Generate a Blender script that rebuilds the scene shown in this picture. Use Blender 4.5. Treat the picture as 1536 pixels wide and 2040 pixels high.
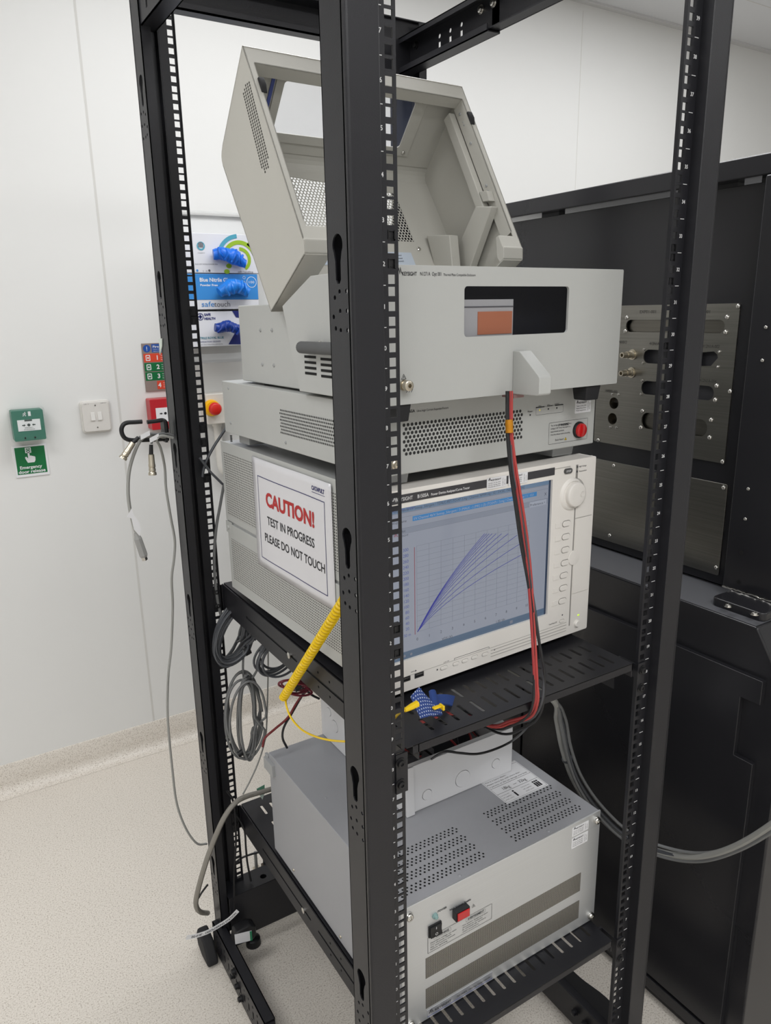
import bpy, bmesh, math, random
import numpy as np
from mathutils import Vector, Matrix
random.seed(7)
C = bpy.context.scene.collection
for o in list(bpy.data.objects): bpy.data.objects.remove(o)
PI = math.pi

# ------------------------------------------------------------------ camera
CAM = np.array([-.456767, -.718327, 1.462997])
YAW, PIT, ROL, FPX = .552419, -.262884, -.0185865, 1486.048
_f = np.array([math.sin(YAW)*math.cos(PIT), math.cos(YAW)*math.cos(PIT), math.sin(PIT)])
_r = np.array([math.cos(YAW), -math.sin(YAW), 0.0]); _u = np.cross(_r, _f)
_r2 = math.cos(ROL)*_r + math.sin(ROL)*_u; _u2 = -math.sin(ROL)*_r + math.cos(ROL)*_u
cd = bpy.data.cameras.new('camera'); cam = bpy.data.objects.new('camera', cd); C.objects.link(cam)
cd.sensor_width = 36; cd.sensor_fit = 'AUTO'; cd.lens = FPX*36/2040; cd.clip_start = .02
mw = Matrix(((_r2[0], _u2[0], -_f[0], CAM[0]), (_r2[1], _u2[1], -_f[1], CAM[1]), (_r2[2], _u2[2], -_f[2], CAM[2]), (0, 0, 0, 1)))
cam.matrix_world = mw
bpy.context.scene.camera = cam

# ------------------------------------------------------------------ light and exposure
vs = bpy.context.scene.view_settings
vs.view_transform = 'Standard'; vs.look = 'None'; vs.gamma = 1; vs.use_curve_mapping = False
vs.exposure = 0.0
wd = bpy.data.worlds.new('world'); bpy.context.scene.world = wd; wd.use_nodes = True
wd.node_tree.nodes['Background'].inputs[0].default_value = (.9, .93, 1, 1)
wd.node_tree.nodes['Background'].inputs[1].default_value = .12
def area(name, loc, size, watts, col=(.985, .99, 1), rot=(0, 0, 0)):
    l = bpy.data.lights.new(name, 'AREA'); l.shape = 'RECTANGLE'; l.size, l.size_y = size; l.energy = watts; l.color = col
    o = bpy.data.objects.new(name, l); o.location = loc; o.rotation_euler = rot; C.objects.link(o); return o
CEIL = 2.615
for lx, ly, w in ((.55, .80, 18), (-1.25, .35, 16), (.0, -1.45, 24), (2.1, .8, 15), (-1.5, -1.7, 26), (2.1, -1.6, 12)):
    area('ceiling_light_panel', (lx, ly, CEIL-.012), (1.15, .56), w)

# ------------------------------------------------------------------ helpers
def srgb(c):
    return tuple(((x/255)/12.92 if x/255 <= .04045 else ((x/255+.055)/1.055)**2.4) for x in c)
def newmat(name):
    m = bpy.data.materials.new(name); m.use_nodes = True
    return m, m.node_tree, m.node_tree.nodes['Principled BSDF']
def mat(name, c, rough=.5, metal=0, bump=0, bscale=400, emit=0, spec=.5, coat=0, var=0, vscale=6, trans=0, ior=1.45):
    m, nt, b = newmat(name); col = srgb(c)+(1,)
    b.inputs['Base Color'].default_value = col; b.inputs['Roughness'].default_value = rough
    b.inputs['Metallic'].default_value = metal; b.inputs['Specular IOR Level'].default_value = spec
    b.inputs['Coat Weight'].default_value = coat; b.inputs['Transmission Weight'].default_value = trans; b.inputs['IOR'].default_value = ior
    if emit: b.inputs['Emission Color'].default_value = col; b.inputs['Emission Strength'].default_value = emit
    tc = None
    if bump or var:
        tc = nt.nodes.new('ShaderNodeTexCoord')
    if bump:
        n = nt.nodes.new('ShaderNodeTexNoise'); n.inputs['Scale'].default_value = bscale; n.inputs['Detail'].default_value = 2
        nt.links.new(tc.outputs['Object'], n.inputs['Vector'])
        bp = nt.nodes.new('ShaderNodeBump'); bp.inputs['Strength'].default_value = bump; bp.inputs['Distance'].default_value = .0006
        nt.links.new(n.outputs['Fac'], bp.inputs['Height']); nt.links.new(bp.outputs['Normal'], b.inputs['Normal'])
    if var:
        n = nt.nodes.new('ShaderNodeTexNoise'); n.inputs['Scale'].default_value = vscale; n.inputs['Detail'].default_value = 4
        nt.links.new(tc.outputs['Object'], n.inputs['Vector'])
        mr = nt.nodes.new('ShaderNodeMapRange'); mr.inputs[3].default_value = 1-var; mr.inputs[4].default_value = 1+var
        nt.links.new(n.outputs['Fac'], mr.inputs[0])
        mx = nt.nodes.new('ShaderNodeMix'); mx.data_type = 'RGBA'; mx.blend_type = 'MULTIPLY'; mx.inputs[0].default_value = 1
        mx.inputs[6].default_value = col; nt.links.new(mr.outputs[0], mx.inputs[7]); nt.links.new(mx.outputs[2], b.inputs['Base Color'])
    return m
def M_(nt, op, a, b=None, c=None):
    n = nt.nodes.new('ShaderNodeMath'); n.operation = op
    for i, v in enumerate((a, b, c)):
        if v is None: continue
        if isinstance(v, (int, float)): n.inputs[i].default_value = v
        else: nt.links.new(v, n.inputs[i])
    return n.outputs[0]
def perf(name, c, ax, px, py, r, stagger=True, hole=(14, 14, 14), see=False, rough=.5, square=False, metal=0, ox=0, oy=0):
    """sheet with a punched hole pattern; ax = the two object axes of the sheet"""
    m, nt, b = newmat(name); b.inputs['Roughness'].default_value = rough; b.inputs['Metallic'].default_value = metal
    tc = nt.nodes.new('ShaderNodeTexCoord'); sp = nt.nodes.new('ShaderNodeSeparateXYZ'); nt.links.new(tc.outputs['Object'], sp.inputs[0])
    X = M_(nt, 'SUBTRACT', sp.outputs[ax[0]], ox); Y = M_(nt, 'SUBTRACT', sp.outputs[ax[1]], oy)
    b_ = M_(nt, 'DIVIDE', Y, py); a_ = M_(nt, 'DIVIDE', X, px)
    if stagger:
        row = M_(nt, 'FLOOR', b_); par = M_(nt, 'FLOORED_MODULO', row, 2.0); a_ = M_(nt, 'ADD', a_, M_(nt, 'MULTIPLY', par, .5))
    fa = M_(nt, 'MULTIPLY', M_(nt, 'SUBTRACT', M_(nt, 'FRACT', a_), .5), px); fb = M_(nt, 'MULTIPLY', M_(nt, 'SUBTRACT', M_(nt, 'FRACT', b_), .5), py)
    if square: d = M_(nt, 'MAXIMUM', M_(nt, 'ABSOLUTE', fa), M_(nt, 'ABSOLUTE', fb))
    else: d = M_(nt, 'SQRT', M_(nt, 'ADD', M_(nt, 'MULTIPLY', fa, fa), M_(nt, 'MULTIPLY', fb, fb)))
    msk = M_(nt, 'LESS_THAN', d, r)
    if see:
        b.inputs['Base Color'].default_value = srgb(c)+(1,)
        tr = nt.nodes.new('ShaderNodeBsdfTransparent'); mx = nt.nodes.new('ShaderNodeMixShader')
        nt.links.new(msk, mx.inputs[0]); nt.links.new(b.outputs[0], mx.inputs[1]); nt.links.new(tr.outputs[0], mx.inputs[2])
        nt.links.new(mx.outputs[0], nt.nodes['Material Output'].inputs[0])
    else:
        mx = nt.nodes.new('ShaderNodeMix'); mx.data_type = 'RGBA'; nt.links.new(msk, mx.inputs[0])
        mx.inputs[6].default_value = srgb(c)+(1,); mx.inputs[7].default_value = srgb(hole)+(1,)
        nt.links.new(mx.outputs[2], b.inputs['Base Color'])
    return m
def brushed(name, c, rough=.35, sc=(2, 2, 900), metal=1, amt=.12, bumps=.15):
    m, nt, b = newmat(name); b.inputs['Metallic'].default_value = metal
    tc = nt.nodes.new('ShaderNodeTexCoord'); mp = nt.nodes.new('ShaderNodeMapping'); mp.inputs['Scale'].default_value = sc
    n = nt.nodes.new('ShaderNodeTexNoise'); n.inputs['Scale'].default_value = 1; n.inputs['Detail'].default_value = 5; n.inputs['Roughness'].default_value = .7
    nt.links.new(tc.outputs['Object'], mp.inputs[0]); nt.links.new(mp.outputs[0], n.inputs['Vector'])
    mr = nt.nodes.new('ShaderNodeMapRange'); mr.inputs[1].default_value = .3; mr.inputs[2].default_value = .7; mr.inputs[3].default_value = 1-amt; mr.inputs[4].default_value = 1+amt
    nt.links.new(n.outputs['Fac'], mr.inputs[0])
    mx = nt.nodes.new('ShaderNodeMix'); mx.data_type = 'RGBA'; mx.blend_type = 'MULTIPLY'; mx.inputs[0].default_value = 1
    mx.inputs[6].default_value = srgb(c)+(1,); nt.links.new(mr.outputs[0], mx.inputs[7]); nt.links.new(mx.outputs[2], b.inputs['Base Color'])
    mr2 = nt.nodes.new('ShaderNodeMapRange'); mr2.inputs[3].default_value = rough-.08; mr2.inputs[4].default_value = rough+.1
    nt.links.new(n.outputs['Fac'], mr2.inputs[0]); nt.links.new(mr2.outputs[0], b.inputs['Roughness'])
    bp = nt.nodes.new('ShaderNodeBump'); bp.inputs['Strength'].default_value = bumps; bp.inputs['Distance'].default_value = .0003
    nt.links.new(n.outputs['Fac'], bp.inputs['Height']); nt.links.new(bp.outputs['Normal'], b.inputs['Normal'])
    return m

class F:
    """a frame at (x,y,z) turned by yaw; hit() finds where a line of sight of the photograph meets one of its planes"""
    def __init__(s, x, y, z, yaw=0):
        s.o = np.array([x, y, z], float); s.yaw = yaw; c, q = math.cos(yaw), math.sin(yaw); s.R = np.array([[c, q, 0], [-q, c, 0], [0, 0, 1]])
    def hit(s, px, py, ax, v=0.0):
        r = (px-768)/FPX*_r2 - (py-1020)/FPX*_u2 + _f
        d = s.R@r; c = s.R@(CAM-s.o); t = (v-c[ax])/d[ax]; return c+t*d
    def hu(s, px, py, v=0.0): q = s.hit(px, py, 1, v); return q[0], q[2]       # on a front plane -> (x, z)
    def hs(s, px, py, u=0.0): q = s.hit(px, py, 0, u); return q[1], q[2]       # on a side plane  -> (y, z)
    def ht(s, px, py, w=0.0): q = s.hit(px, py, 2, w); return q[0], q[1]       # on a top plane   -> (x, y)
W0 = F(0, 0, 0)

class MB:
    def __init__(s): s.v = []; s.f = []; s.m = []
    def add(s, vs_, fs, m=0):
        k = len(s.v); s.v += [tuple(map(float, p)) for p in vs_]; s.f += [tuple(i+k for i in f) for f in fs]; s.m += [m]*len(fs); return s
    def box(s, x0, x1, y0, y1, z0, z1, m=0):
        return s.add([(x0, y0, z0), (x1, y0, z0), (x1, y1, z0), (x0, y1, z0), (x0, y0, z1), (x1, y0, z1), (x1, y1, z1), (x0, y1, z1)],
                     [(0, 3, 2, 1), (4, 5, 6, 7), (0, 1, 5, 4), (1, 2, 6, 5), (2, 3, 7, 6), (3, 0, 4, 7)], m)
    def prism(s, pts, ax, a0, a1, m=0):
        """polygon pts extruded along axis ax from a0 to a1; pts are the other two coordinates in order"""
        def mk(p, a):
            l = list(p); l.insert(ax, a); return tuple(l)
        n = len(pts); area_ = sum(pts[i][0]*pts[(i+1) % n][1]-pts[(i+1) % n][0]*pts[i][1] for i in range(n))
        if area_ < 0: pts = pts[::-1]
        if ax == 1: pts = pts[::-1]
        v = [mk(p, a0) for p in pts]+[mk(p, a1) for p in pts]
        lo, hi = tuple(range(n))[::-1], tuple(range(n, 2*n))
        sides = [(i, (i+1) % n, n+(i+1) % n, n+i) for i in range(n)]
        if a1 < a0: lo, hi = lo[::-1], hi[::-1]; sides = [q[::-1] for q in sides]
        return s.add(v, [lo, hi]+sides, m)
    def tube(s, path, r, n=8, m=0, caps=True, closed=False):
        P = [Vector(p) for p in path]; N = len(P); rs = r if isinstance(r, (list, tuple)) else [r]*N
        T = []
        for i in range(N):
            a = P[(i-1) % N] if (i or closed) else P[i]; b = P[(i+1) % N] if (i < N-1 or closed) else P[i]
            d = (b-a); T.append(d.normalized() if d.length > 1e-9 else Vector((0, 0, 1)))
        up = Vector((0, 0, 1)) if abs(T[0].z) < .9 else Vector((1, 0, 0))
        nrm = T[0].cross(up).normalized(); vs_ = []
        for i in range(N):
            nrm = (nrm-T[i]*nrm.dot(T[i])); nrm = nrm.normalized() if nrm.length > 1e-6 else T[i].orthogonal().normalized()
            bn = T[i].cross(nrm)
            for k in range(n):
                a = 2*PI*k/n; vs_.append(P[i]+(nrm*math.cos(a)+bn*math.sin(a))*rs[i])
        fs = []
        for i in range(N if closed else N-1):
            j = (i+1) % N
            for k in range(n): fs.append((i*n+k, i*n+(k+1) % n, j*n+(k+1) % n, j*n+k))
        if caps and not closed: fs.append(tuple(range(n))[::-1]); fs.append(tuple((N-1)*n+k for k in range(n)))
        return s.add(vs_, fs, m)
    def cyl(s, p0, p1, r0, r1=None, n=20, m=0): return s.tube([p0, p1], [r0, r0 if r1 is None else r1], n, m)
    def lathe(s, p0, d, prof, n=20, m=0):
        p0 = Vector(p0); d = Vector(d).normalized(); e1 = d.orthogonal().normalized(); e2 = d.cross(e1); N = len(prof)
        vs_ = [p0+d*h+(e1*math.cos(2*PI*k/n)+e2*math.sin(2*PI*k/n))*max(r, 1e-5) for h, r in prof for k in range(n)]
        fs = [(i*n+k, i*n+(k+1) % n, (i+1)*n+(k+1) % n, (i+1)*n+k) for i in range(N-1) for k in range(n)]
        fs.append(tuple(range(n))[::-1])
        if prof[-1][1] > 2e-4: fs.append(tuple((N-1)*n+k for k in range(n)))
        return s.add(vs_, fs, m)
    def sphere(s, c, r, n=12, m=0, sc=(1, 1, 1)):
        vs_ = []; fs = []; h = n//2
        for i in range(h+1):
            t = PI*i/h
            for k in range(n): a = 2*PI*k/n; vs_.append((c[0]+r*sc[0]*math.sin(t)*math.cos(a), c[1]+r*sc[1]*math.sin(t)*math.sin(a), c[2]+r*sc[2]*math.cos(t)))
        for i in range(h):
            for k in range(n): fs.append((i*n+k, (i+1)*n+k, (i+1)*n+(k+1) % n, i*n+(k+1) % n))
        return s.add(vs_, fs, m)
    def poly(s, pts3, m=0): return s.add(pts3, [tuple(range(len(pts3)))], m)
    def ring(s, outer, inner, mp, m=0):
        """flat ring between two loops of equal length"""
        n = len(outer); return s.add([mp(*p) for p in outer]+[mp(*p) for p in inner], [(i, (i+1) % n, n+(i+1) % n, n+i) for i in range(n)], m)
    def plate(s, outline, holes, mp, t, m=0):
        """sheet with holes: 2D outline and hole loops, mp(a,b,d) maps to 3D, d the depth through the sheet"""
        bm = bmesh.new(); loops = []
        for L in [outline]+holes:
            vv = [bm.verts.new((p[0], p[1], 0)) for p in L]; loops.append(vv)
            for i in range(len(vv)): bm.edges.new((vv[i], vv[(i+1) % len(vv)]))
        bmesh.ops.triangle_fill(bm, use_beauty=True, edges=list(bm.edges))
        bm.verts.index_update(); n = len(bm.verts); V = [v.co.copy() for v in bm.verts]
        vs_ = [mp(v.x, v.y, 0) for v in V]+[mp(v.x, v.y, t) for v in V]; fs = []
        for f in bm.faces:
            idx = [v.index for v in f.verts]; fs.append(tuple(idx)); fs.append(tuple(i+n for i in idx[::-1]))
        for L in loops:
            for i in range(len(L)): a, b = L[i].index, L[(i+1) % len(L)].index; fs.append((a, b, b+n, a+n))
        bm.free(); return s.add(vs_, fs, m)
    def text(s, txt, size, mp, width=None, align='LEFT', m=0, shear=0, bold=0, height=None):
        cu = bpy.data.curves.new('t', 'FONT'); cu.body = txt; cu.size = size; cu.align_x = align; cu.fill_mode = 'FRONT'; cu.offset = bold; cu.resolution_u = 3; cu.shear = shear
        ob = bpy.data.objects.new('t', cu); me = bpy.data.meshes.new_from_object(ob)
        if len(me.vertices):
            xs = [v.co.x for v in me.vertices]; k = 1
            ys = [v.co.y for v in me.vertices]
            if width: k = width/(max(xs)-min(xs)); 
            x0 = {'LEFT': min(xs), 'CENTER': 0, 'RIGHT': max(xs)}[align] if width else 0
            if align == 'CENTER' and width: x0 = (min(xs)+max(xs))/2
            kk = 1 if not height else height/(max(ys)-min(ys))
            s.add([mp((v.co.x-x0)*k, v.co.y*kk) for v in me.vertices], [tuple(p.vertices) for p in me.polygons], m)
        bpy.data.objects.remove(ob); bpy.data.curves.remove(cu); bpy.data.meshes.remove(me); return s
    def build(s, name, mats, parent=None, bevel=0, smooth=False, seg=2, fix=True):
        me = bpy.data.meshes.new(name); me.from_pydata(s.v, [], s.f)
        for mm in (mats if isinstance(mats, (list, tuple)) else [mats]): me.materials.append(mm)
        me.polygons.foreach_set('material_index', s.m)
        if fix:
            bm = bmesh.new(); bm.from_mesh(me); bmesh.ops.recalc_face_normals(bm, faces=bm.faces); bm.to_mesh(me); bm.free()
        o = bpy.data.objects.new(name, me); C.objects.link(o)
        if parent: o.parent = parent
        if bevel:
            b = o.modifiers.new('b', 'BEVEL'); b.width = bevel; b.segments = seg; b.limit_method = 'ANGLE'; b.angle_limit = math.radians(40)
            for p in me.polygons: p.use_smooth = True
            w = o.modifiers.new('w', 'WEIGHTED_NORMAL'); w.keep_sharp = False
        if smooth:
            for p in me.polygons: p.use_smooth = True
            me.set_sharp_from_angle(angle=math.radians(45))
        return o
def tag(o, label=None, cat=None, group=None, kind=None):
    if label: o['label'] = label
    if cat: o['category'] = cat
    if group: o['group'] = group
    if kind: o['kind'] = kind
    return o
def thing(name, label, cat, fr=None, group=None):
    o = bpy.data.objects.new(name, None); o.empty_display_size = .05; C.objects.link(o)
    if fr is not None: o.location = tuple(fr.o); o.rotation_euler = (0, 0, fr.yaw)
    return tag(o, label, cat, group)
def copy_tree(o, parent=None):
    c = o.copy(); C.objects.link(c); c.parent = parent
    for ch in [x for x in bpy.data.objects if x.parent == o]: copy_tree(ch, c)
    return c
def circ(cx, cy, r, n=16, sx=1, a0=0): return [(cx+r*sx*math.cos(2*PI*k/n+a0), cy+r*math.sin(2*PI*k/n+a0)) for k in range(n)]
def rrect(x0, x1, y0, y1, r, n=4):
    p = []
    for cx, cy, a in ((x1-r, y0+r, -PI/2), (x1-r, y1-r, 0), (x0+r, y1-r, PI/2), (x0+r, y0+r, PI)):
        for k in range(n+1): p.append((cx+r*math.cos(a+PI/2*k/n), cy+r*math.sin(a+PI/2*k/n)))
    return p
def spline(pts, k=8):
    P = [np.array(p, float) for p in pts]; P = [2*P[0]-P[1]]+P+[2*P[-1]-P[-2]]; out = []
    for i in range(1, len(P)-2):
        for j in range(k):
            t = j/k; a, b, c, d = P[i-1:i+3]
            out.append(tuple(.5*((2*b)+(-a+c)*t+(2*a-5*b+4*c-d)*t*t+(-a+3*b-3*c+d)*t**3)))
    out.append(tuple(P[-2])); return out

# ------------------------------------------------------------------ materials
BLK = mat('black_powder_coat', (29, 29, 33), .40, bump=.25, bscale=900)
BLKD = mat('black_plastic', (24, 24, 26), .45)
BLKG = mat('black_gloss_paint', (26, 26, 27), .22, var=.06, vscale=3)
RUB = mat('black_rubber', (30, 30, 32), .7)
GRY = mat('light_grey_paint', (178, 179, 176), .42, bump=.12, bscale=700, var=.02)
GRYD = mat('mid_grey_paint', (160, 161, 161), .42, bump=.12, bscale=700, var=.03)
BEZ = mat('offwhite_plastic', (230, 226, 220), .45)
BEZD = mat('groove_grey_plastic', (172, 169, 164), .5)
STEEL = mat('bright_steel', (205, 203, 198), .25, 1)
NICK = mat('nickel_plate', (196, 188, 172), .3, 1)
WHT = mat('white_label_paper', (226, 226, 228), .55)
INK = mat('black_ink', (30, 30, 34), .6)
WINK = mat('white_print', (215, 215, 215), .6)
RED = mat('red_translucent_plastic', (190, 22, 26), .25, coat=.5)
CGRY = mat('grey_cable_sheath', (112, 113, 113), .45)
CGRL = mat('light_grey_cable_sheath', (150, 150, 146), .45)
CDRK = mat('dark_grey_cable_sheath', (72, 74, 78), .4)
CBLK = mat('black_cable_sheath', (32, 32, 34), .4)
CRED = mat('red_cable_sheath', (156, 54, 54), .45)
YEL = mat('yellow_plastic', (232, 194, 14), .35)
# ------------------------------------------------------------------ the room
YW = 1.69; XL, XR, YF = -2.6, 3.6, -2.9
def wallmat():
    return mat('white_wall_panel', (224, 224, 222), .5, bump=.05, bscale=60, var=.012, vscale=2)
WALL = wallmat()
def floormat():
    m, nt, b = newmat('speckled_vinyl'); b.inputs['Roughness'].default_value = .42
    tc = nt.nodes.new('ShaderNodeTexCoord')
    n = nt.nodes.new('ShaderNodeTexNoise'); n.inputs['Scale'].default_value = 300; n.inputs['Detail'].default_value = 3; nt.links.new(tc.outputs['Object'], n.inputs['Vector'])
    cr = nt.nodes.new('ShaderNodeValToRGB'); e = cr.color_ramp.elements
    e[0].position = .3; e[0].color = srgb((172, 162, 150))+(1,); e[1].position = .46; e[1].color = srgb((214, 207, 197))+(1,)
    x = e.new(.75); x.color = srgb((228, 222, 213))+(1,)
    nt.links.new(n.outputs['Fac'], cr.inputs[0])
    v = nt.nodes.new('ShaderNodeTexVoronoi'); v.inputs['Scale'].default_value = 90; nt.links.new(tc.outputs['Object'], v.inputs['Vector'])
    s1 = M_(nt, 'LESS_THAN', v.outputs['Distance'], .10)
    mx = nt.nodes.new('ShaderNodeMix'); mx.data_type = 'RGBA'; nt.links.new(M_(nt, 'MULTIPLY', s1, .75), mx.inputs[0]); nt.links.new(cr.outputs[0], mx.inputs[6]); mx.inputs[7].default_value = srgb((138, 128, 116))+(1,)
    n2 = nt.nodes.new('ShaderNodeTexNoise'); n2.inputs['Scale'].default_value = 2.2; n2.inputs['Detail'].default_value = 5; nt.links.new(tc.outputs['Object'], n2.inputs['Vector'])
    mr = nt.nodes.new('ShaderNodeMapRange'); mr.inputs[3].default_value = .94; mr.inputs[4].default_value = 1.05; nt.links.new(n2.outputs['Fac'], mr.inputs[0])
    m2 = nt.nodes.new('ShaderNodeMix'); m2.data_type = 'RGBA'; m2.blend_type = 'MULTIPLY'; m2.inputs[0].default_value = 1
    nt.links.new(mx.outputs[2], m2.inputs[6]); nt.links.new(mr.outputs[0], m2.inputs[7]); nt.links.new(m2.outputs[2], b.inputs['Base Color'])
    return m
FLOOR = floormat()
CEILM = mat('ceiling_panel', (216, 217, 219), .6, var=.01)
SEAM = mat('panel_joint', (211, 210, 206), .6)
def struct(mb, name, m, **k): return tag(mb.build(name, m, **k), kind='structure')
struct(MB().box(XL-.1, XR+.1, YF-.1, YW+.1, -.1, 0), 'floor', FLOOR)
struct(MB().box(XL-.1, XR+.1, YF-.1, YW+.1, CEIL, CEIL+.1), 'ceiling', CEILM)
struct(MB().box(XL-.1, XR+.1, YW, YW+.1, 0, CEIL), 'wall_back', WALL)
struct(MB().box(XL-.1, XL, YF, YW, 0, CEIL), 'wall_left', WALL)
struct(MB().box(XR, XR+.1, YF, YW, 0, CEIL), 'wall_right', WALL)
struct(MB().box(XL-.1, XR+.1, YF-.1, YF, 0, CEIL), 'wall_front', WALL)
# coved vinyl skirting, the floor sheet turned up the wall
cp = [(YW, .0), (YW-.042, .0)]+[(YW-.006-.036*(1-math.sin(a)), .0+.036*(1-math.cos(a))) for a in [PI/2*k/8 for k in range(9)]]
prof = [(YW-.042, .0005)]+[(YW-.042+.036*math.sin(PI/2*k/8), .0005+.036*(1-math.cos(PI/2*k/8))) for k in range(9)]+[(YW-.006, .097), (YW-.004, .1), (YW, .1), (YW, .0005)]
struct(MB().prism(prof, 0, XL, XR), 'baseboard_back', FLOOR, smooth=True)
# wall panel joints
def seam_at(px, py):
    x, z = W0.hu(px, py, YW); return x
k = 0
for px, py in ((160, 120), (1160, 60), (296, 1330)):
    x = seam_at(px, py)
    struct(MB().box(x-.0015, x+.0015, YW-.0006, YW+.001, .1 if k != 0 else .1, CEIL-.03), 'trim_%d' % (k+1), SEAM); k += 1
# ceiling edge trim and ceiling panel joints
struct(MB().box(XL, XR, YW-.03, YW, CEIL-.006, CEIL), 'trim_4', mat('ceiling_edge_trim', (205, 205, 205), .5))
cj = [W0.ht(1461, 90, CEIL), W0.ht(1536, 64, CEIL)]
struct(MB().box(XL, XR, cj[0][1]-.35, cj[0][1]-.346, CEIL-.001, CEIL+.001), 'trim_5', SEAM)
struct(MB().box(1.62, 1.624, YF, YW, CEIL-.001, CEIL+.001), 'trim_6', SEAM)

# ------------------------------------------------------------------ the open rack
U_ = .04445
def UZ(n): return U_*n+.09
D = .735; DX = .0127
rack = thing('server_rack', 'tall black open four-post server rack with numbered square mounting holes', 'equipment rack', W0)
ZB, ZT = .022, 2.03
keyz = [1.83+.003, 1.51, 1.19, .875, .555, .235]
def keyhole(y, z):
    L = [(y+.0112*math.cos(a), z+.011+.0112*math.sin(a)) for a in [PI*(-.22+1.44*k/12) for k in range(13)]]
    return L+[(y-.0058, z-.006), (y-.0055, z-.024), (y-.0025, z-.028), (y+.0025, z-.028), (y+.0055, z-.024), (y+.0058, z-.006)]
def post(side, back):
    ox = (0 if side < 0 else .4651)+(DX if back else 0); oy = D if back else 0
    sx = 1 if side < 0 else -1; sy = -1 if back else 1
    X = lambda a: ox+sx*a
    Y = lambda a: oy+sy*a
    def bx(mb, a0, a1, b0, b1, z0, z1):
        x0, x1 = sorted((X(a0), X(a1))); y0, y1 = sorted((Y(b0), Y(b1))); mb.box(x0, x1, y0, y1, z0, z1)
    p = MB()
    holes = []
    for kz in keyz:
        kz += .01
        holes.append(keyhole(.010, kz))
        for j, zz in enumerate((.036, .056, .076)):
            for i, yy in enumerate((-.0065, .0085, .0235)):
                holes.append(circ(yy+(.004 if (i == 2 and j != 1) else 0)*-1, kz-zz-(.006 if i == 2 else 0)*(1 if j != 2 else -.3), .0027, 8))
    p.plate([(-.0165, ZB), (.033, ZB), (.033, ZT), (-.0165, ZT)], holes, lambda a, b, d: (X(-.061+d), Y(a), b), .0018)
    # rounded front corner, front face, step, return lip
    q = [(-.061, -.013), (-.0602, -.0152), (-.0584, -.0168), (-.0565, -.0172), (-.0222, -.0172), (-.0212, -.0162), (-.0205, -.001), (-.0205, .0012),
         (-.0223, .0012), (-.0226, -.0152), (-.0565, -.0155), (-.0588, -.013), (-.0592, -.0105), (-.061, -.0105)]
    p.prism([(X(a), Y(b)) for a, b in q], 2, ZB, ZT)
    bx(p, -.061, -.043, .0315, .033, ZB, ZT)
    o = p.build('upright_post', BLK, rack)
    # flange with square holes
    fl = MB(); h = .0049
    bx(fl, -.0205, -h, 0, .0018, ZB, ZT); bx(fl, h, .0086, 0, .0018, ZB, ZT)
    z = ZB
    zs = sorted([UZ(n)+d for n in range(1, 43) for d in (-.015875, 0, .015875)])
    for c in zs: bx(fl, -h, h, 0, .0018, z, c-h); z = c+h
    bx(fl, -h, h, 0, .0018, z, ZT)
    # mounting flange returns a little so that the edge has depth
    bx(fl, .0072, .0086, .0018, .006, ZB, ZT)
    fl.build('mounting_flange', BLK, o)
    if not back:
        tx = MB(); yy = -.0004
        for n in range(1, 43):
            tx.text(str(n), .0068, lambda a, b, n=n: (X(-.0122)+a, yy, UZ(n)-.0024+b), align='CENTER', bold=.00015)
            a0, a1 = sorted((X(-.0165), X(-.0085)))
            tx.box(a0, a1, yy, 0, UZ(n)+U_/2-.0004, UZ(n)+U_/2+.0004)
        tx.build('unit_markings', WINK, o, fix=False)
    return o
for s_ in (-1, 1):
    for b_ in (0, 1): post(s_, b_)
# top beams
def channel(x0, x1, y0, y1, z0, z1, open_, t=.002, m=None):
    """C section along y, open towards +x (open_=1) or -x"""
    p = MB()
    if open_ > 0: p.box(x0, x0+t, y0, y1, z0, z1)
    else: p.box(x1-t, x1, y0, y1, z0, z1)
    p.box(x0, x1, y0, y1, z0, z0+t); p.box(x0, x1, y0, y1, z1-t, z1)
    l = .010
    if open_ > 0: p.box(x1-t, x1, y0, y1, z0, z0+l); p.box(x1-t, x1, y0, y1, z1-l, z1)
    else: p.box(x0, x0+t, y0, y1, z0, z0+l); p.box(x0, x0+t, y0, y1, z1-l, z1)
    return p
bb = MB(); bb.box(-.045, .545, D+.0175, D+.0195, 1.982, 2.035); bb.box(-.045, .545, D-.02, D+.0175, 2.033, 2.035); bb.box(-.045, .545, D-.008, D+.0175, 1.978, 1.9815)
bb.box(-.045, .545, D-.008, D-.006, 1.978, 1.990)
bb.box(.44, .535, D-.012, D-.010, 1.93, 2.035); bb.box(-.045, -.0, D-.012, D-.010, 1.95, 2.035)
bb.build('back_top_beam', BLK, rack)
zt0, zt1 = 1.934, 2.0
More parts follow.
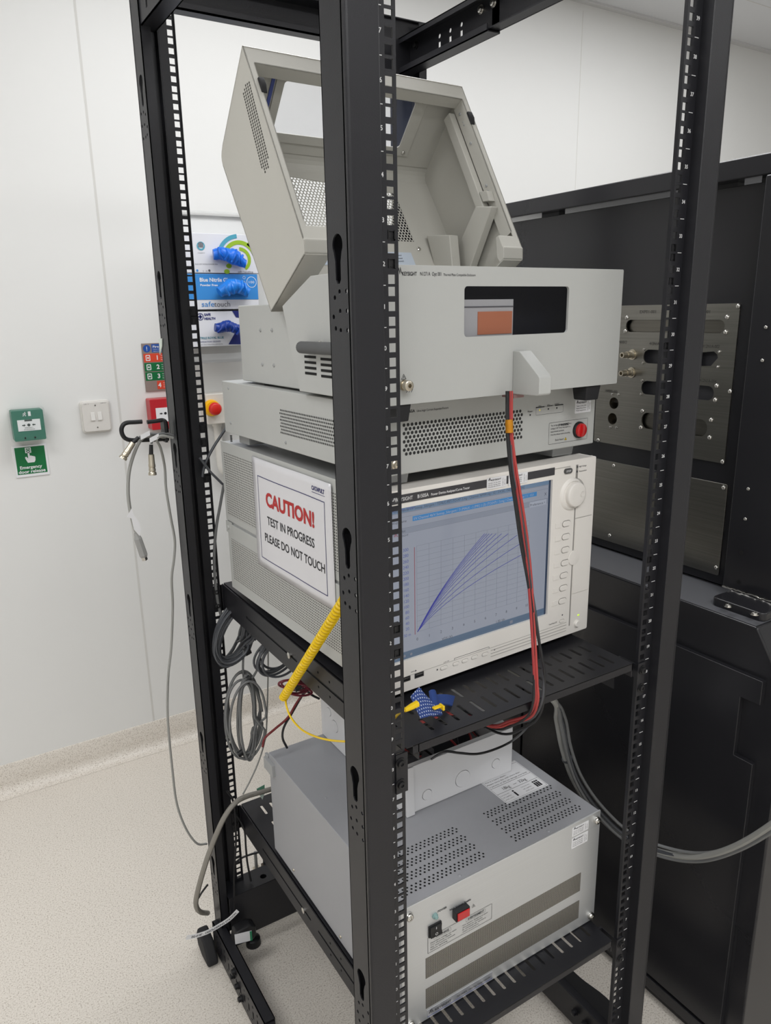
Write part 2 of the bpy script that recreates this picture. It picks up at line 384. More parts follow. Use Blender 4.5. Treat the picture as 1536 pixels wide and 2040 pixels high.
# right top beam: fixed rear sleeve with holes, thinner sliding front part
def beam_web(y0, y1, x, z0, z1, mb, slots):
    holes = []
    for sy_ in slots:
        holes.append(circ(sy_, z0+.046, .0042, 8)); holes.append([(sy_-.0042, z0+.014), (sy_+.0042, z0+.014), (sy_+.0042, z0+.036), (sy_-.0042, z0+.036)])
    mb.plate([(y0, z0), (y1, z0), (y1, z1), (y0, z1)], holes, lambda a, b, d: (x+d, a, b), .002)
for side, xo, sg in (('r', .512, 1), ('l', -.046, -1)):
    x0, x1 = (xo-.026, xo+.002) if sg > 0 else (xo, xo+.028)
    wx = xo if sg > 0 else xo
    p = MB(); beam_web(.44, D-.012, wx, zt0, zt1, p, [.62, .585, .55] if sg > 0 else [.66, .62])
    xa, xb = (wx-.028, wx+.002) if sg > 0 else (wx, wx+.03)
    p.box(xa, xb, .44, D-.012, zt0, zt0+.002); p.box(xa, xb, .44, D-.012, zt1-.002, zt1)
    le = (xa, xa+.002) if sg > 0 else (xb-.002, xb)
    p.box(le[0], le[1], .44, D-.012, zt0, zt0+.012); p.box(le[0], le[1], .44, D-.012, zt1-.01, zt1)
    ob = p.build('side_top_beam', BLK, rack)
    q = MB(); e = .004
    q.box(wx, wx+.0015, .01, .46, zt0+e, zt1-e); q.box(xa+e, xb-e, .01, .46, zt0+e, zt0+e+.002); q.box(xa+e, xb-e, .01, .46, zt1-e-.002, zt1-e)
    q.build('sliding_section', BLK, ob)
    for yy in (.49, .455, .70):
        s2 = MB(); dx = -1 if sg > 0 else 1
        s2.lathe((wx, yy, zt0+.052), (dx, 0, 0), [(0, .008), (.002, .008), (.002, .0055), (.006, .0055), (.007, .004)], 14)
        s2.build('hex_bolt', STEEL if yy < .6 else BLKD, ob, smooth=True)
fb = MB(); fb.box(-.045, .51, -.015, -.012, 1.99, 2.035); fb.box(-.045, .51, -.012, .02, 2.033, 2.035); fb.build('front_top_beam', BLK, rack)
# bottom frame
p = MB()
out = [(.0-.03, .690), (.53, .690), (.53, .748), (-.03, .748)]
p.plate(out, [circ(.065, .714, .0075, 14), circ(.43, .714, .0075, 14)], lambda a, b, d: (a, b, .168-d), .002)
p.box(-.03, .53, .690, .692, .048, .168); p.box(-.03, .53, .746, .748, .048, .168)
p.box(-.03, .53, .690, .700, .048, .050)
p.build('back_bottom_beam', BLK, rack, bevel=.0015)
def low_beam(sg):
    xo = -.061 if sg < 0 else .526; dx = .024 if sg < 0 else -.024
    p = MB(); holes = []
    for k in range(13):
        y = .44+.024*k
        holes.append(circ(y, .067, .0033, 6)); holes.append([(y-.003, .036), (y+.003, .036), (y+.003, .054), (y-.003, .054)]); holes.append(circ(y+.010, .026, .0028, 6))
    p.plate([(.425, .010), (.735, .010), (.735, .086), (.425, .086)], holes, lambda a, b, d: (xo+(d if sg < 0 else -d), a, b), .002)
    x0, x1 = sorted((xo, xo+dx)); p.box(x0, x1, .425, .735, .084, .086); x2, x3 = sorted((xo+dx, xo+dx-(.002 if sg < 0 else -.002)))
    p.box(x2, x3, .425, .735, .07, .086); p.box(x0, x1, .425, .735, .010, .012)
    o = p.build('side_bottom_beam', BLK, rack)
    q = MB(); a, b = sorted((xo+(.0025 if sg < 0 else -.0025), xo+dx-(.003 if sg < 0 else -.003)))
    q.box(a, b, -.01, .45, .013, .0815); q.build('sliding_section', BLK, o, bevel=.0015)
    for yy, zz in ((.60, .05), (.588, .072), (.572, .047), (.555, .028)) if sg < 0 else ((.125, .055), (.098, .05), (.40, .055)):
        s2 = MB(); d_ = (-1, 0, 0); s2.lathe((xo if sg < 0 else xo+dx, yy, zz), d_, [(0, .0075), (.003, .0078), (.003, .006), (.008, .006), (.0095, .004)], 12)
        s2.build('hex_bolt', BLKD if sg < 0 else BLK, o, smooth=True)
low_beam(-1); low_beam(1)
p = MB(); p.box(-.045, .51, -.014, .04, .01, .08); p.build('front_bottom_beam', BLK, rack, bevel=.002)
# levelling feet
for fx, fy in ((.025, .705), (.445, .705), (.025, .02), (.445, .02)):
    s2 = MB(); s2.cyl((fx, fy, .048 if fy > .5 else .012), (fx, fy, .02), .006, n=10); s2.lathe((fx, fy, .02), (0, 0, -1), [(0, .012), (.003, .017), (.020, .018)], 18)
    s2.build('levelling_foot', BLKD, rack, smooth=True)
# castor cover that sticks out at the rear left corner
s2 = MB(); s2.prism([(.690, .004), (.735, .0), (.765, .012), (.772, .040), (.758, .064), (.716, .056), (.690, .022)], 0, -.092, -.066); s2.build('castor', RUB, rack, bevel=.006, seg=3)
# cage nuts left in the rails
def cage(x, y, z, sgn):
    n = MB(); n.box(x-.0058, x+.0058, y+.0019, y+.0078, z-.0065, z+.0065); n.box(x-.0046, x-.0034, y-.0008, y+.002, z-.0046, z+.0046); n.box(x+.0034, x+.0046, y-.0008, y+.002, z-.0046, z+.0046)
    n.lathe((x, y+.0018, z), (0, -1, 0), [(-.0005, .0036), (.0004, .0036), (.0004, .0026)], 10)
    return n
nut = cage(0, 0, 0, 1).build('cage_nut', BLKD, rack)
spots = [(0, 0, UZ(32)+.0005), (0, 0, UZ(32)+.0302), (0, 0, UZ(22)+.0158), (0, 0, UZ(21)+.0286),
         (.4651, 0, UZ(32)+.0286), (.4651, 0, UZ(32)+.0158), (.4651, 0, UZ(31)+.0286), (.4651, 0, UZ(30)-.0159), (.4651, 0, UZ(22)+.0158), (.4651, 0, UZ(21)+.0286),
         (DX, D-.009, UZ(31)), (DX, D-.009, UZ(30)+.0286), (DX, D-.009, UZ(26)), (DX, D-.009, UZ(24)+.01587), (DX, D-.009, UZ(23)+.0286), (DX, D-.009, UZ(25)+.0159)]
for i, s_ in enumerate(spots):
    o = nut if i == 0 else nut.copy()
    if i: C.objects.link(o)
    o.location = s_
# label stuck on the back left post
a = [W0.hs(*q, -.0495) for q in ((317, 676), (323, 674), (323, 690), (319, 707))]
p = MB(); p.prism([(y, z) for y, z in a], 0, -.0502, -.049); o = p.build('paper_tab', mat('pale_green_sticker', (205, 215, 205), .5), rack)

# ------------------------------------------------------------------ slotted shelves
def shelf(zt, slots, label, ear=True):
    s = thing('vented_rack_shelf', label, 'shelf', F(0, 0, zt), 'slotted shelves in the rack')
    holes = []
    for x, y0, y1 in slots: holes.append(rrect(x-.003, x+.003, y0, y1, .0028, 3))
    p = MB(); x0, x1, yb = .030, .444, D-.006
    p.plate([(.0115, .0), (x1, .0), (x1, yb), (x0, yb), (x0, .050), (.0115, .050)], holes, lambda a, b, d: (a, b, -d), .0015)
    p.box(.0215, x1, 0, .0015, -.013, -.0005); p.box(x0, x1, yb-.0015, yb, -.02, -.0005)
    p.box(x0, x0+.0015, 0, yb, -.024, -.0005); p.box(x1-.0015, x1, 0, yb, -.024, -.0005)
    p.build('shelf_tray', BLK, s)
    for sg in (-1, 1):
        X = .0265 if sg < 0 else .4475
        r = MB()
        hl = [rrect(.175, .335, -.034, -.029, .0024, 3), rrect(.365, .60, -.034, -.029, .0024, 3), rrect(.06, .15, -.034, -.029, .0024, 3)]
        hl += [circ(.245, -.018, .0024, 8), circ(.245, -.044, .0024, 8), circ(.285, -.018, .0024, 8), circ(.285, -.044, .0024, 8)]
        r.plate([(.036, -.062), (D-.004, -.062), (D-.004, -.002), (.036, -.002)], hl, lambda a, b, d: (X+(d if sg < 0 else -d), a, b), .002)
        a_, b_ = sorted((X+(.002 if sg < 0 else -.002), X+(.0035 if sg < 0 else -.0035)))
        r.box(a_, b_, .05, .66, -.036, -.027, 1)
        # ears screwed on the flanges
        e0, e1 = (-.0065, .0115) if sg < 0 else (.4545, .4716)
        i0, i1 = sorted((.0095 if sg < 0 else .4565, X))
        r.box(e0, e1, -.0025, -.0004, -.062, -.004)
        i0, i1 = sorted((.0105 if sg < 0 else .4555, X))
        r.box(i0, i1, .034, .038, -.040, -.006); v0, v1 = sorted((.0105 if sg < 0 else .4555, .009 if sg < 0 else .457)); r.box(v0, v1, -.0004, .038, -.030, -.006)
        r.box(e0+DX, e1+DX, D-.0045, D-.002, -.062, -.004)
        j0, j1 = sorted((X, (.02 if sg < 0 else .47)))
        r.box(j0, j1, D-.0045, D-.002, -.062, -.004)
        ro = r.build('support_rail', [BLK, BLKD], s)
        hx = 0 if sg < 0 else .4651
        for (sx_, sy_, d_) in ((hx, -.0025, -1), (hx+DX, D-.0045, -1)):
            for zz in (-.017, -.0485):
                q = MB(); q.lathe((sx_, sy_, zz), (0, d_, 0), [(0, .0078), (.0012, .0078), (.0012, .0052), (.004, .0050), (.0046, .0038), (.0046, .0024), (.003, .002)], 16)
                q.build('screw', BLKD, ro, smooth=True)
        if sg < 0:
            q = MB(); q.lathe((X, .395, -.0315), (-1, 0, 0), [(0, .006), (.003, .006), (.004, .004)], 14); q.build('screw', STEEL, ro, smooth=True)
    return s
cols = [.066+.0221*k for k in range(17)]
mid_slots = [(x, .016, .051) for x in cols] + [(x, .065, .094) for x in cols]
mid_slots += [(x, y, y+.03) for x in cols[::2] for y in (.16, .23, .30, .37, .44, .51, .58, .64)]
shelf(.914, mid_slots, 'black slotted rack shelf at mid height under the curve tracer')
low_slots = [(x-.0005, .028, .060) for x in cols] + [(x, .075, .105) for x in cols]
low_slots += [(x, y, y+.035) for x in cols[::1] for y in (.600, .664)] + [(x, y, y+.035) for x in cols[::2] for y in (.16, .23, .30, .37, .44, .51)]
shelf(.372, low_slots, 'lower black slotted rack shelf carrying the big brushed metal voltage unit')

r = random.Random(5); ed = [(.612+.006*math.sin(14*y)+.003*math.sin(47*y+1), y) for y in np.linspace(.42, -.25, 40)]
o = MB().prism([(.545, -.25), (.545, .42)]+ed, 2, .0, .0025).build('floor_strip', RUB); tag(o, 'thin black strip with a wavy edge on the floor beside the rack', 'floor mat')  # dark wavy-edged strip of unknown kind, flat on the floor
# ------------------------------------------------------------------ shared small bits
def bolt(mb, x, y, z, d=(0, -1, 0), r=.003, m=0):
    mb.lathe((x, y, z), d, [(-.0005, r), (r*.35, r), (r*.6, r*.75), (r*.62, r*.35), (r*.35, r*.33)], 12, m)
def frontmp(x, z, y=-.0004, k=1): return lambda a, b: (x+a*k, y, z+b)
def zig(mb, x, z, s, y, m=0):
    """little zig-zag trace emblem"""
    P = [(0, .35), (.22, .35), (.36, .9), (.5, .1), (.62, 1.0), (.76, .3), (1.0, .3), (1.0, .45), (.82, .45), (.62, 1.35), (.5, .55), (.36, 1.25), (.14, .5), (0, .5)]
    mb.prism([(x+a*s, z+b*s*.8) for a, b in P], 1, y-.0002, y, m)
def sticker(parent, x0, x1, z0, z1, y, lines, name='calibration_sticker', tilt=0):
    w, h = x1-x0, z1-z0; mb = MB(); mb.prism(rrect(x0, x1, z0, z1, .0008, 2), 1, y-.0003, y, 0)
    yy = y-.0005
    zig(mb, x0+w*.06, z1-h*.30, w*.15, yy, 1)
    mb.text('KEYSIGHT', h*.2, frontmp(x0+w*.22, z1-h*.28, yy), width=w*.5, m=1, bold=.0001)
    for i, t in enumerate(lines): mb.text(t, h*.13, frontmp(x0+w*.07, z1-h*(.5+.17*i), yy), width=w*.62, m=1)
    mb.text('Keysight Tech', h*.12, lambda a, b: (x0+w*.83-b, yy, z0+h*.14+a), width=h*.7, m=1)
    mb.text('Services', h*.12, lambda a, b: (x0+w*.93-b, yy, z0+h*.2+a), width=h*.5, m=1)
    return mb.build(name, [WHT, INK], parent, fix=False)
def triangle(mb, x, z, s, y, m=0, fill=None, bolt_=True):
    t = lambda k: [(x+s*k*math.cos(a), z+s*k*math.sin(a)) for a in (PI/2, PI*7/6, PI*11/6)]
    if fill is not None: mb.prism(t(.95), 1, y-.0001, y, fill)
    mb.ring(t(1.0), t(.76), lambda a, b: (a, y-.0002, b), m)
    if bolt_: mb.prism([(x+s*.05, z+s*.5), (x-s*.16, z+s*.05), (x, z+s*.05), (x-s*.05, z-s*.3), (x+s*.17, z+s*.16), (x+s*.02, z+s*.16)], 1, y-.0003, y-.0001, m)
def frame_rect(mb, x0, x1, z0, z1, t, y, m=0, r=.0015):
    o = rrect(x0, x1, z0, z1, r, 3); i = rrect(x0+t, x1-t, z0+t, z1-t, max(r-t, .0003), 3); mb.ring(o, i, lambda a, b: (a, y, b), m)

# ------------------------------------------------------------------ bottom: high voltage unit
FB = F(.0331, .0516, .3753, .001)
B = thing('voltage_expander', 'large grey unit with brushed front and two mesh grilles, on the lower shelf', 'test instrument', FB)
bw, bd, bh = .42, .4948, .2304
PTOP = mat('blue_grey_hammered_paint', (154, 155, 159), .38, bump=.25, bscale=600, var=.02)
BRU = brushed('brushed_aluminium', (214, 216, 217), .5, (3, 3, 700), amt=.04, bumps=.1, metal=.75)
MB().box(.001, bw-.001, .003, bd, 0, bh-.001).build('casing', PTOP, B, bevel=.0015)
MB().box(0, bw, 0, .003, -.001, bh).build('front_panel', BRU, B, bevel=.0006)
GR = perf('fine_wire_mesh', (166, 162, 153), (0, 2), .0021, .0021, .00078, False, hole=(18, 17, 16), square=True, rough=.4, metal=.3)
for z0, z1 in ((.0805, .1195), (.0215, .0600)):
    g = MB(); g.box(.0425, .3785, -.0005, 0, z0, z1); g.build('ventilation_grille', GR, B)
for x, z in ((.0115, .2155), (.409, .2155), (.409, .012), (.0115, .012)):
    q = MB(); q.lathe((x, 0, z), (0, -1, 0), [(0, .0068), (.001, .0072), (.0035, .0068), (.0062, .0058), (.007, .0044), (.007, .0028), (.0045, .0026)], 18); q.build('corner_screw', STEEL, B, smooth=True)
lp = [FB.hu(*q) for q in ((866, 1824),)][0]
q = MB(); q.lathe((lp[0], 0, lp[1]), (0, -1, 0), [(0, .005), (.002, .005), (.003, .0035), (.006, .003), (.0068, .0015)], 14); q.build('power_lamp', mat('pale_green_lens', (130, 160, 158), .25), B, smooth=True)
s0 = FB.hu(852, 1867); s1 = FB.hu(877, 1834)
x0, x1, z0, z1 = s0[0]+.0008, s1[0]+.001, s0[1]-.001, s1[1]+.001
q = MB(); q.box(x0, x1, -.003, 0, z0, z1); zc = (z0+z1)/2; q.prism([(-.003, z0+.001), (-.0068, z0+.0015), (-.0042, zc), (-.0055, z1-.0015), (-.003, z1-.001)], 0, x0+.0012, x1-.0012)
o = q.build('rocker_switch', BLKD, B, bevel=.0005)
q = MB(); xm = (x0+x1)/2; q.box(xm-.0004, xm+.0004, -.0058, -.0050, zc+.0035, zc+.0075); q.ring(circ(xm, zc-.0045, .0024), circ(xm, zc-.0045, .0017), lambda a, b: (a, -.0063, b)); q.build('switch_markings', WINK, o, fix=False)
s0 = FB.hu(912, 1836, -.011); s1 = FB.hu(935, 1808, -.011)
x0, x1, z0, z1 = s0[0]-.0025, s1[0]+.002, s0[1]-.0015, s1[1]+.001
q = MB(); q.box(x0, x1, -.0105, 0, z0, z1); o = q.build('enable_switch', BLKD, B, bevel=.0008)
MB().box(x0+.002, x1-.002, -.0125, -.0105, z0+.002, z1-.002).build('red_lens', RED, o, bevel=.0005)
t = MB(); yy = -.0005
a = FB.hu(872, 1818); t.text('POWER', .005, frontmp(a[0], a[1]), width=FB.hu(890, 1809)[0]-a[0], bold=.0001)
a = FB.hu(896, 1815); t.text('High Voltage Enable', .005, frontmp(a[0], a[1]), width=FB.hu(938, 1796)[0]-a[0], bold=.0001)
a = FB.hu(943, 1804); triangle(t, a[0], a[1]-.0005, .0042, yy)
wa, wb = FB.hu(852, 1900), FB.hu(980, 1800)
frame_rect(t, wa[0], wb[0], wa[1], wb[1]+.0005, .0005, yy, 0, .0006)
ww = wb[0]-wa[0]; wh = wb[1]-wa[1]
for xx, tt, ls in ((wa[0]+ww*.04, 'WARNING', ['Hazardous voltage can exist.', 'Turn off power switch.', 'See instruction manual', 'before opening.']),
                   (wa[0]+ww*.53, 'AVERTISSEMENT', ['Une tension dangereuse peut', 'etre presente. Consulter', 'le manuel de service', 'avant ouverture.'])):
    t.text(tt, .0052, frontmp(xx+ww*.08, wa[1]+wh*.76), width=ww*(.20 if tt[0] == 'W' else .26), bold=.0001)
    frame_rect(t, xx+ww*.05, xx+ww*(.31 if tt[0] == 'W' else .36), wa[1]+wh*.70, wa[1]+wh*.93, .0003, yy)
    for i, l in enumerate(ls): t.text(l, .0036, frontmp(xx, wa[1]+wh*(.54-.14*i)), width=ww*(.40, .32, .37, .26)[i])
t.build('panel_markings', INK, B, fix=False)
q = MB(); q.box(.045, .178, -.0006, 0, .0035, .0165, 0); q.box(.045, .178, -.0008, -.0006, .0028, .0036, 1); zig(q, .048, .0065, .009, -.0007, 2)
q.text('KEYSIGHT', .0062, frontmp(.060, .0075, -.0009), width=.032, m=2, bold=.0001); q.text('N1268A', .0055, frontmp(.104, .0075, -.0009), width=.020, m=2); q.text('Ultra High Voltage Expander', .004, frontmp(.128, .0075, -.0009), width=.046, m=2)
q.build('name_strip', [mat('silver_label_foil', (182, 184, 190), .4, .6), mat('blue_line_print', (80, 90, 150), .5), INK], B, fix=False)
sx0, sx1 = FB.hu(1140, 1660)[0], FB.hu(1172, 1645)[0]
for za, zb in ((FB.hu(1141, 1668)[1]+.001, FB.hu(1141, 1651)[1]+.001), (FB.hu(1140, 1691)[1], FB.hu(1140, 1671)[1])):
    sticker(B, sx0, sx1, za, zb, 0, ['Cal date: 22 May 2024', 'Cal due: 22 May 2026', 'Model N1268A'])
# perforated patches on top: four three-row bands on each half
PT = perf('punched_holes_top', (158, 159, 163), (0, 1), .0083, .0055, .0021, False, hole=(12, 12, 13), oy=.0005)
hole_m = mat('dark_punched_holes', (10, 10, 11), .8)
for gx0, gx1 in ((.012, .181), (.239, .397)):
    TH = MB()
    for yb in (.0230, .0470, .0710, .0950):
        n = int((gx1-gx0)/.0083)
        for k in range(n):
            for r in range(3):
                x = gx0+.004+k*.0083+(r % 2)*.00415; y = yb+r*.0058
                TH.poly([(p_[0], p_[1], bh-.0007) for p_ in circ(x, y, .0019, 8)])
    TH.build('vent_hole_field', hole_m, B, fix=False)
for x, y in ((.116, .011), (.305, .011), (.03, .30), (.02, .07)):
    q = MB(); bolt(q, x, y, bh-.001, (0, 0, 1), .0026); q.build('casing_screw', PTOP, B, smooth=True)
q = MB(); bolt(q, .001, .205, .013, (-1, 0, 0), .003); bolt(q, .001, .40, .014, (-1, 0, 0), .003); q.build('casing_screw', NICK, B, smooth=True)
q = MB(); q.box(-.006, .006, bd-.03, bd+.012, .19, .216); q.box(-.002, .004, bd, bd+.014, .205, .222); q.build('rear_terminal', GRYD, B, bevel=.001)
# warning label on the top
lb = MB(); L0 = FB.ht(960, 1560, bh); L1 = FB.ht(1008, 1601, bh); L2 = FB.ht(1090, 1561, bh); L3 = FB.ht(1030, 1512, bh)
lx0, lx1 = L0[0]-.001, L2[0]; ly0, ly1 = L1[1]-.001, L3[1]
zt = bh-.0004; lb.box(lx0, lx1, ly0, ly1, bh-.0012, zt, 0)
Lm = lambda x, y: (lambda a, b: (lx0+x+a, ly0+y+b, zt+.0003))
lh, lw = ly1-ly0, lx1-lx0
for fy in (.30, .50, .93): lb.box(lx0+.002, lx1-.002, ly0+lh*fy, ly0+lh*fy+.0005, zt, zt+.0002, 1)
fr_o = rrect(lx0+.0018, lx1-.0018, ly0+.0018, ly1-.0018, .0005, 2); fr_i = rrect(lx0+.0022, lx1-.0022, ly0+.0022, ly1-.0022, .0004, 2); lb.ring(fr_o, fr_i, lambda a, b: (a, b, zt+.0002), 1)
for i, s_ in enumerate(['重量物です、一人で運搬しないでください。', '無理に運搬すると体をいためる恐れがあります。', 'This is a heavy object.', 'Please carry this with more than', '2 persons, or this can damage your body']):
    lb.text(s_, .0045, Lm(.004, lh*(.84-.075*i)), width=lw*(.72, .62, .5, .78, .9)[i], m=1)
lb.text('18kg', .011, Lm(lw*.22, lh*.355), width=lw*.16, m=1); lb.text('over', .004, Lm(lw*.47, lh*.38), width=lw*.08, m=1); lb.text('32kg', .011, Lm(lw*.60, lh*.355), width=lw*.17, m=1)
for j in (0, 1):
    for i in range(3): lb.text(('Carry by two', 'Lift together', 'with care')[i], .003, Lm(lw*(.04+.48*j), lh*(.22-.07*i)), width=lw*.2, m=1)
    for i in range(1+2*j):
        cx = lx0+lw*(.33+.48*j+.045*i); lb.add([(x, y, zt+.0003) for x, y in circ(cx, ly0+lh*.235, .0022, 8)], [tuple(range(8))], 1)
        lb.box(cx-.0018, cx+.0018, ly0+lh*.07, ly0+lh*.20, zt, zt+.0003, 1)
lb.build('weight_warning_label', [WHT, INK], B, fix=False)

# ------------------------------------------------------------------ white junction box standing on it
JX0, JX1, JY0, JY1, JH = .1235, .3675, .1757, .495, .094
J = thing('junction_box', 'open white steel junction box with round knockouts, standing on the grey unit', 'electrical box', F(*(FB.o+np.array([0, 0, bh])), .001))
WB = mat('white_enamel_steel', (224, 224, 226), .42, bump=.15, bscale=60)
p = MB(); t_ = .0015
def wall_front(mb, y, ks):
    mb.plate([(JX0, 0), (JX1, 0), (JX1, JH), (JX0, JH)], [circ(*k_, 20) for k_ in ks], lambda a, b, d: (a, y+d, b), t_)
kx = [(.028, .031, .0115), (.108, .047, .0190), (.188, .058, .0115)]
kk = []
for px, py, rr in ((851, 1583, .0105), (922, 1551, .0168), (988, 1521, .0098)):
    a = FB.hu(px, py, JY0); kk.append((a[0], a[1]-bh, rr))
wall_front(p, JY0, kk)
p.box(JX0, JX1, JY1-t_, JY1, 0, JH); p.box(JX1-t_, JX1, JY0, JY1, 0, JH)
ks = []
for px, py, rr in ((655, 1418, .0095), (667, 1447, .0130), (651, 1455, .0050), (672, 1412, .0095)):
    a = FB.hs(px, py, JX0); ks.append((a[0], a[1]-bh, rr))
ks = [(y, z, r_) for y, z, r_ in ks if JY0 < y < JY1 and .012 < z < JH-.012][:2] + [(.30, .05, .017), (.22, .05, .011)]
p.plate([(JY0, 0), (JY1, 0), (JY1, JH), (JY0, JH)], [circ(*k_, 20) for k_ in ks], lambda a, b, d: (JX0+d, a, b), t_)
p.box(JX0, JX1, JY0, JY1, .0005, .002)
p.box(JX0, JX1, JY0, JY0+.010, JH-.0015, JH)
p.build('box_shell', WB, J, bevel=.0006)
for cx, cz, r_ in kk:
    q = MB(); q.cyl((cx, JY0+.0008, cz), (cx, JY0-.0009, cz), r_-.0006, n=24); q.build('knockout', WB, J, bevel=.0004)
for cy, cz, r_ in ks:
    q = MB(); q.cyl((JX0+.0008, cy, cz), (JX0-.0009, cy, cz), r_-.0006, n=24); q.build('knockout', WB, J, bevel=.0004)
q = MB(); q.prism([(JY0-.006, .0), (JY0-.001, .0), (JY0-.001, JH), (JY0-.003, JH)], 0, JX0-.001, JX0+.016); q.build('corner_tab', WB, J, bevel=.002)

# ------------------------------------------------------------------ curve tracer
FA = F(.0423, .1025, .9276, .0327)
A = thing('curve_tracer', 'curve tracer with lit plot screen and off-white bezel, on the middle shelf', 'test instrument', FA)
aw, ad, ah = .42, .5628, .3022
MB().box(.002, aw-.002, .03, ad, .0, ah-.004).build('casing', GRYD, A, bevel=.002)
PA = perf('perforated_side_sheet', (184, 184, 180), (1, 2), .0054, .0046, .00155, False, hole=(46, 46, 44))
GS = GRY
q = MB(); q.box(0, .002, .035, ad, .142, ah-.002, 0)
q.build('upper_side_panel', GS, A, bevel=.0008)
q = MB(); q.box(-.0004, .0003, .05, ad-.012, .155, ah-.022); q.build('perforated_vent', PA, A)
q = MB(); q.box(-.0015, .002, .035, ad-.008, .002, .1375); q.build('lower_side_panel', GS, A, bevel=.0008)
q = MB(); q.box(-.0019, -.0013, .05, ad-.024, .022, .108); q.build('perforated_vent', PA, A)
q = MB(); q.box(-.002, .0, ad-.03, ad-.002, .118, .141); bolt(q, -.002, ad-.014, .129, (-1, 0, 0), .004); q.build('side_bracket', GS, A)
# bezel: frame around the screen
sx0, sx1, sz0, sz1 = .016, .3222, .0490, .2765
q = MB(); q.plate(rrect(0, aw, .0, ah, .003), [rrect(sx0, sx1, sz0, sz1, .001, 2)], lambda a, b, d: (a, d, b), .008)
q.box(0, aw, .008, .034, ah-.006, ah); q.box(0, aw, .008, .034, 0, .006); q.box(0, .004, .008, .034, 0, ah); q.box(aw-.004, aw, .008, .034, 0, ah)
o = q.build('bezel', BEZ, A, bevel=.0012)
q = MB()
q.box(.002, .360, -.0006, 0, ah-.0098, ah-.0088, 0)
g0 = FA.hu(1148, 985)[0]-.0008
q.box(.3735, .3775, -.0008, 0, .256, ah-.0088, 1); q.box(.3745, .3765, -.0006, 0, .016, .222, 1); q.box(.3765, aw-.004, -.0006, 0, .2035, .2043, 0)
for zz in (.019, .0135, .0085): q.box(.20, .368, -.0006, 0, zz, zz+.0009, 0)
q.box(.004, .368, -.0005, 0, .0238, .0243, 0)
q.build('bezel_grooves', [BEZD, mat('shadow_gap_grey', (140, 137, 133), .5)], A, fix=False)
# black title band
b0 = FA.hu(797, 991); b1 = FA.hu(797, 1003); b2 = FA.hu(1105, 927); b3 = FA.hu(1105, 944)
zt_, zb_ = .2982-.0005, .2835
zt_ = (b2[1]+b0[1])/2; zb_ = (b3[1]+b1[1])/2-.0008
q = MB(); q.box(.008, b2[0], -.0008, 0, zb_, zt_, 0); zc_ = (zt_+zb_)/2-.0026
k0 = FA.hu(781, 1000)[0]
zig(q, k0, zc_-.001, .0095, -.0009, 1)
q.text('KEYSIGHT', .0072, frontmp(FA.hu(788.5, 1000)[0], zc_, -.0011), width=FA.hu(821.5, 990)[0]-FA.hu(788.5, 1000)[0], m=1, bold=.0001)
q.text('B1505A', .0072, frontmp(FA.hu(831, 985)[0], zc_, -.0011), width=FA.hu(853, 982)[0]-FA.hu(831, 985)[0], m=1, bold=.0001)
q.text('Power Device Analyzer/Curve Tracer', .005, frontmp(FA.hu(858, 980)[0], zc_, -.0011), width=FA.hu(935, 967)[0]-FA.hu(858, 980)[0], m=1, bold=.0001)
q.build('title_band', [mat('charcoal_label', (62, 61, 64), .5), WINK], A, fix=False)
for xa, xb in ((969, 1008), (1012, 1050)):
    u0, u1 = FA.hu(xa, 960)[0], FA.hu(xb, 952)[0]; sticker(A, u0, u1, zb_-.0035, zt_+.0015, -.0009, ['Cal date: 22 May 2024', 'Cal due: 22 May 2026', 'Model B1505A'])
a = FA.hu(1131, 938); q = MB(); q.prism(rrect(a[0]-.0088, a[0]+.0088, a[1]-.0042, a[1]+.0042, .0041, 5), 1, -.0022, 0, 0); q.text('STOP', .0042, frontmp(a[0], a[1]-.0016, -.0024), align='CENTER', width=.0105, m=1, bold=.0001)
q.build('stop_button', [mat('dark_grey_button', (84, 84, 84), .4), WINK], A, fix=False)
q = MB(); a = FA.hu(1153, 931); q.text('High Voltage', .0038, frontmp(a[0], a[1]), width=.0175); a = FA.hu(1153, 940.5); q.text('Measurement', .0038, frontmp(a[0], a[1]), width=.018)
q.box(.3742, .3768, -.0014, -.0008, a[1]+.0002, a[1]+.0034); q.box(.3742, .3768, -.0014, -.0008, a[1]+.0078, a[1]+.011)
a = FA.hu(1093, 1246); q.text('Touch Panel Off', .0038, frontmp(a[0], a[1]), width=.0185)
a = FA.hu(890, 1319); q.text('LCD Off', .003, frontmp(a[0]-.006, a[1]), width=.010)
for px, py in ((871, 1334), (985, 1294), (1120, 1225)):
    a = FA.hu(px, py); q.add([(x, -.0004, z) for x, z in circ(a[0], a[1], .0014, 8)], [tuple(range(8))])
a0, a1 = FA.hu(905, 1312), FA.hu(974, 1289); q.box(a0[0], a1[0], -.0004, 0, a0[1], a0[1]+.0004); q.box(a0[0], a0[0]+.0004, -.0004, 0, a0[1]-.003, a0[1]); q.box(a1[0], a1[0]+.0004, -.0004, 0, a0[1]-.003, a0[1])
a = FA.hu(823, 1338); q.box(a[0]-.004, a[0]+.004, -.0004, 0, a[1], a[1]+.0005); q.prism([(a[0]+.004, a[1]-.0012), (a[0]+.0062, a[1]+.0003), (a[0]+.004, a[1]+.0018)], 1, -.0004, 0)
q.build('panel_markings', mat('grey_ink', (70, 70, 74), .6), A, fix=False)
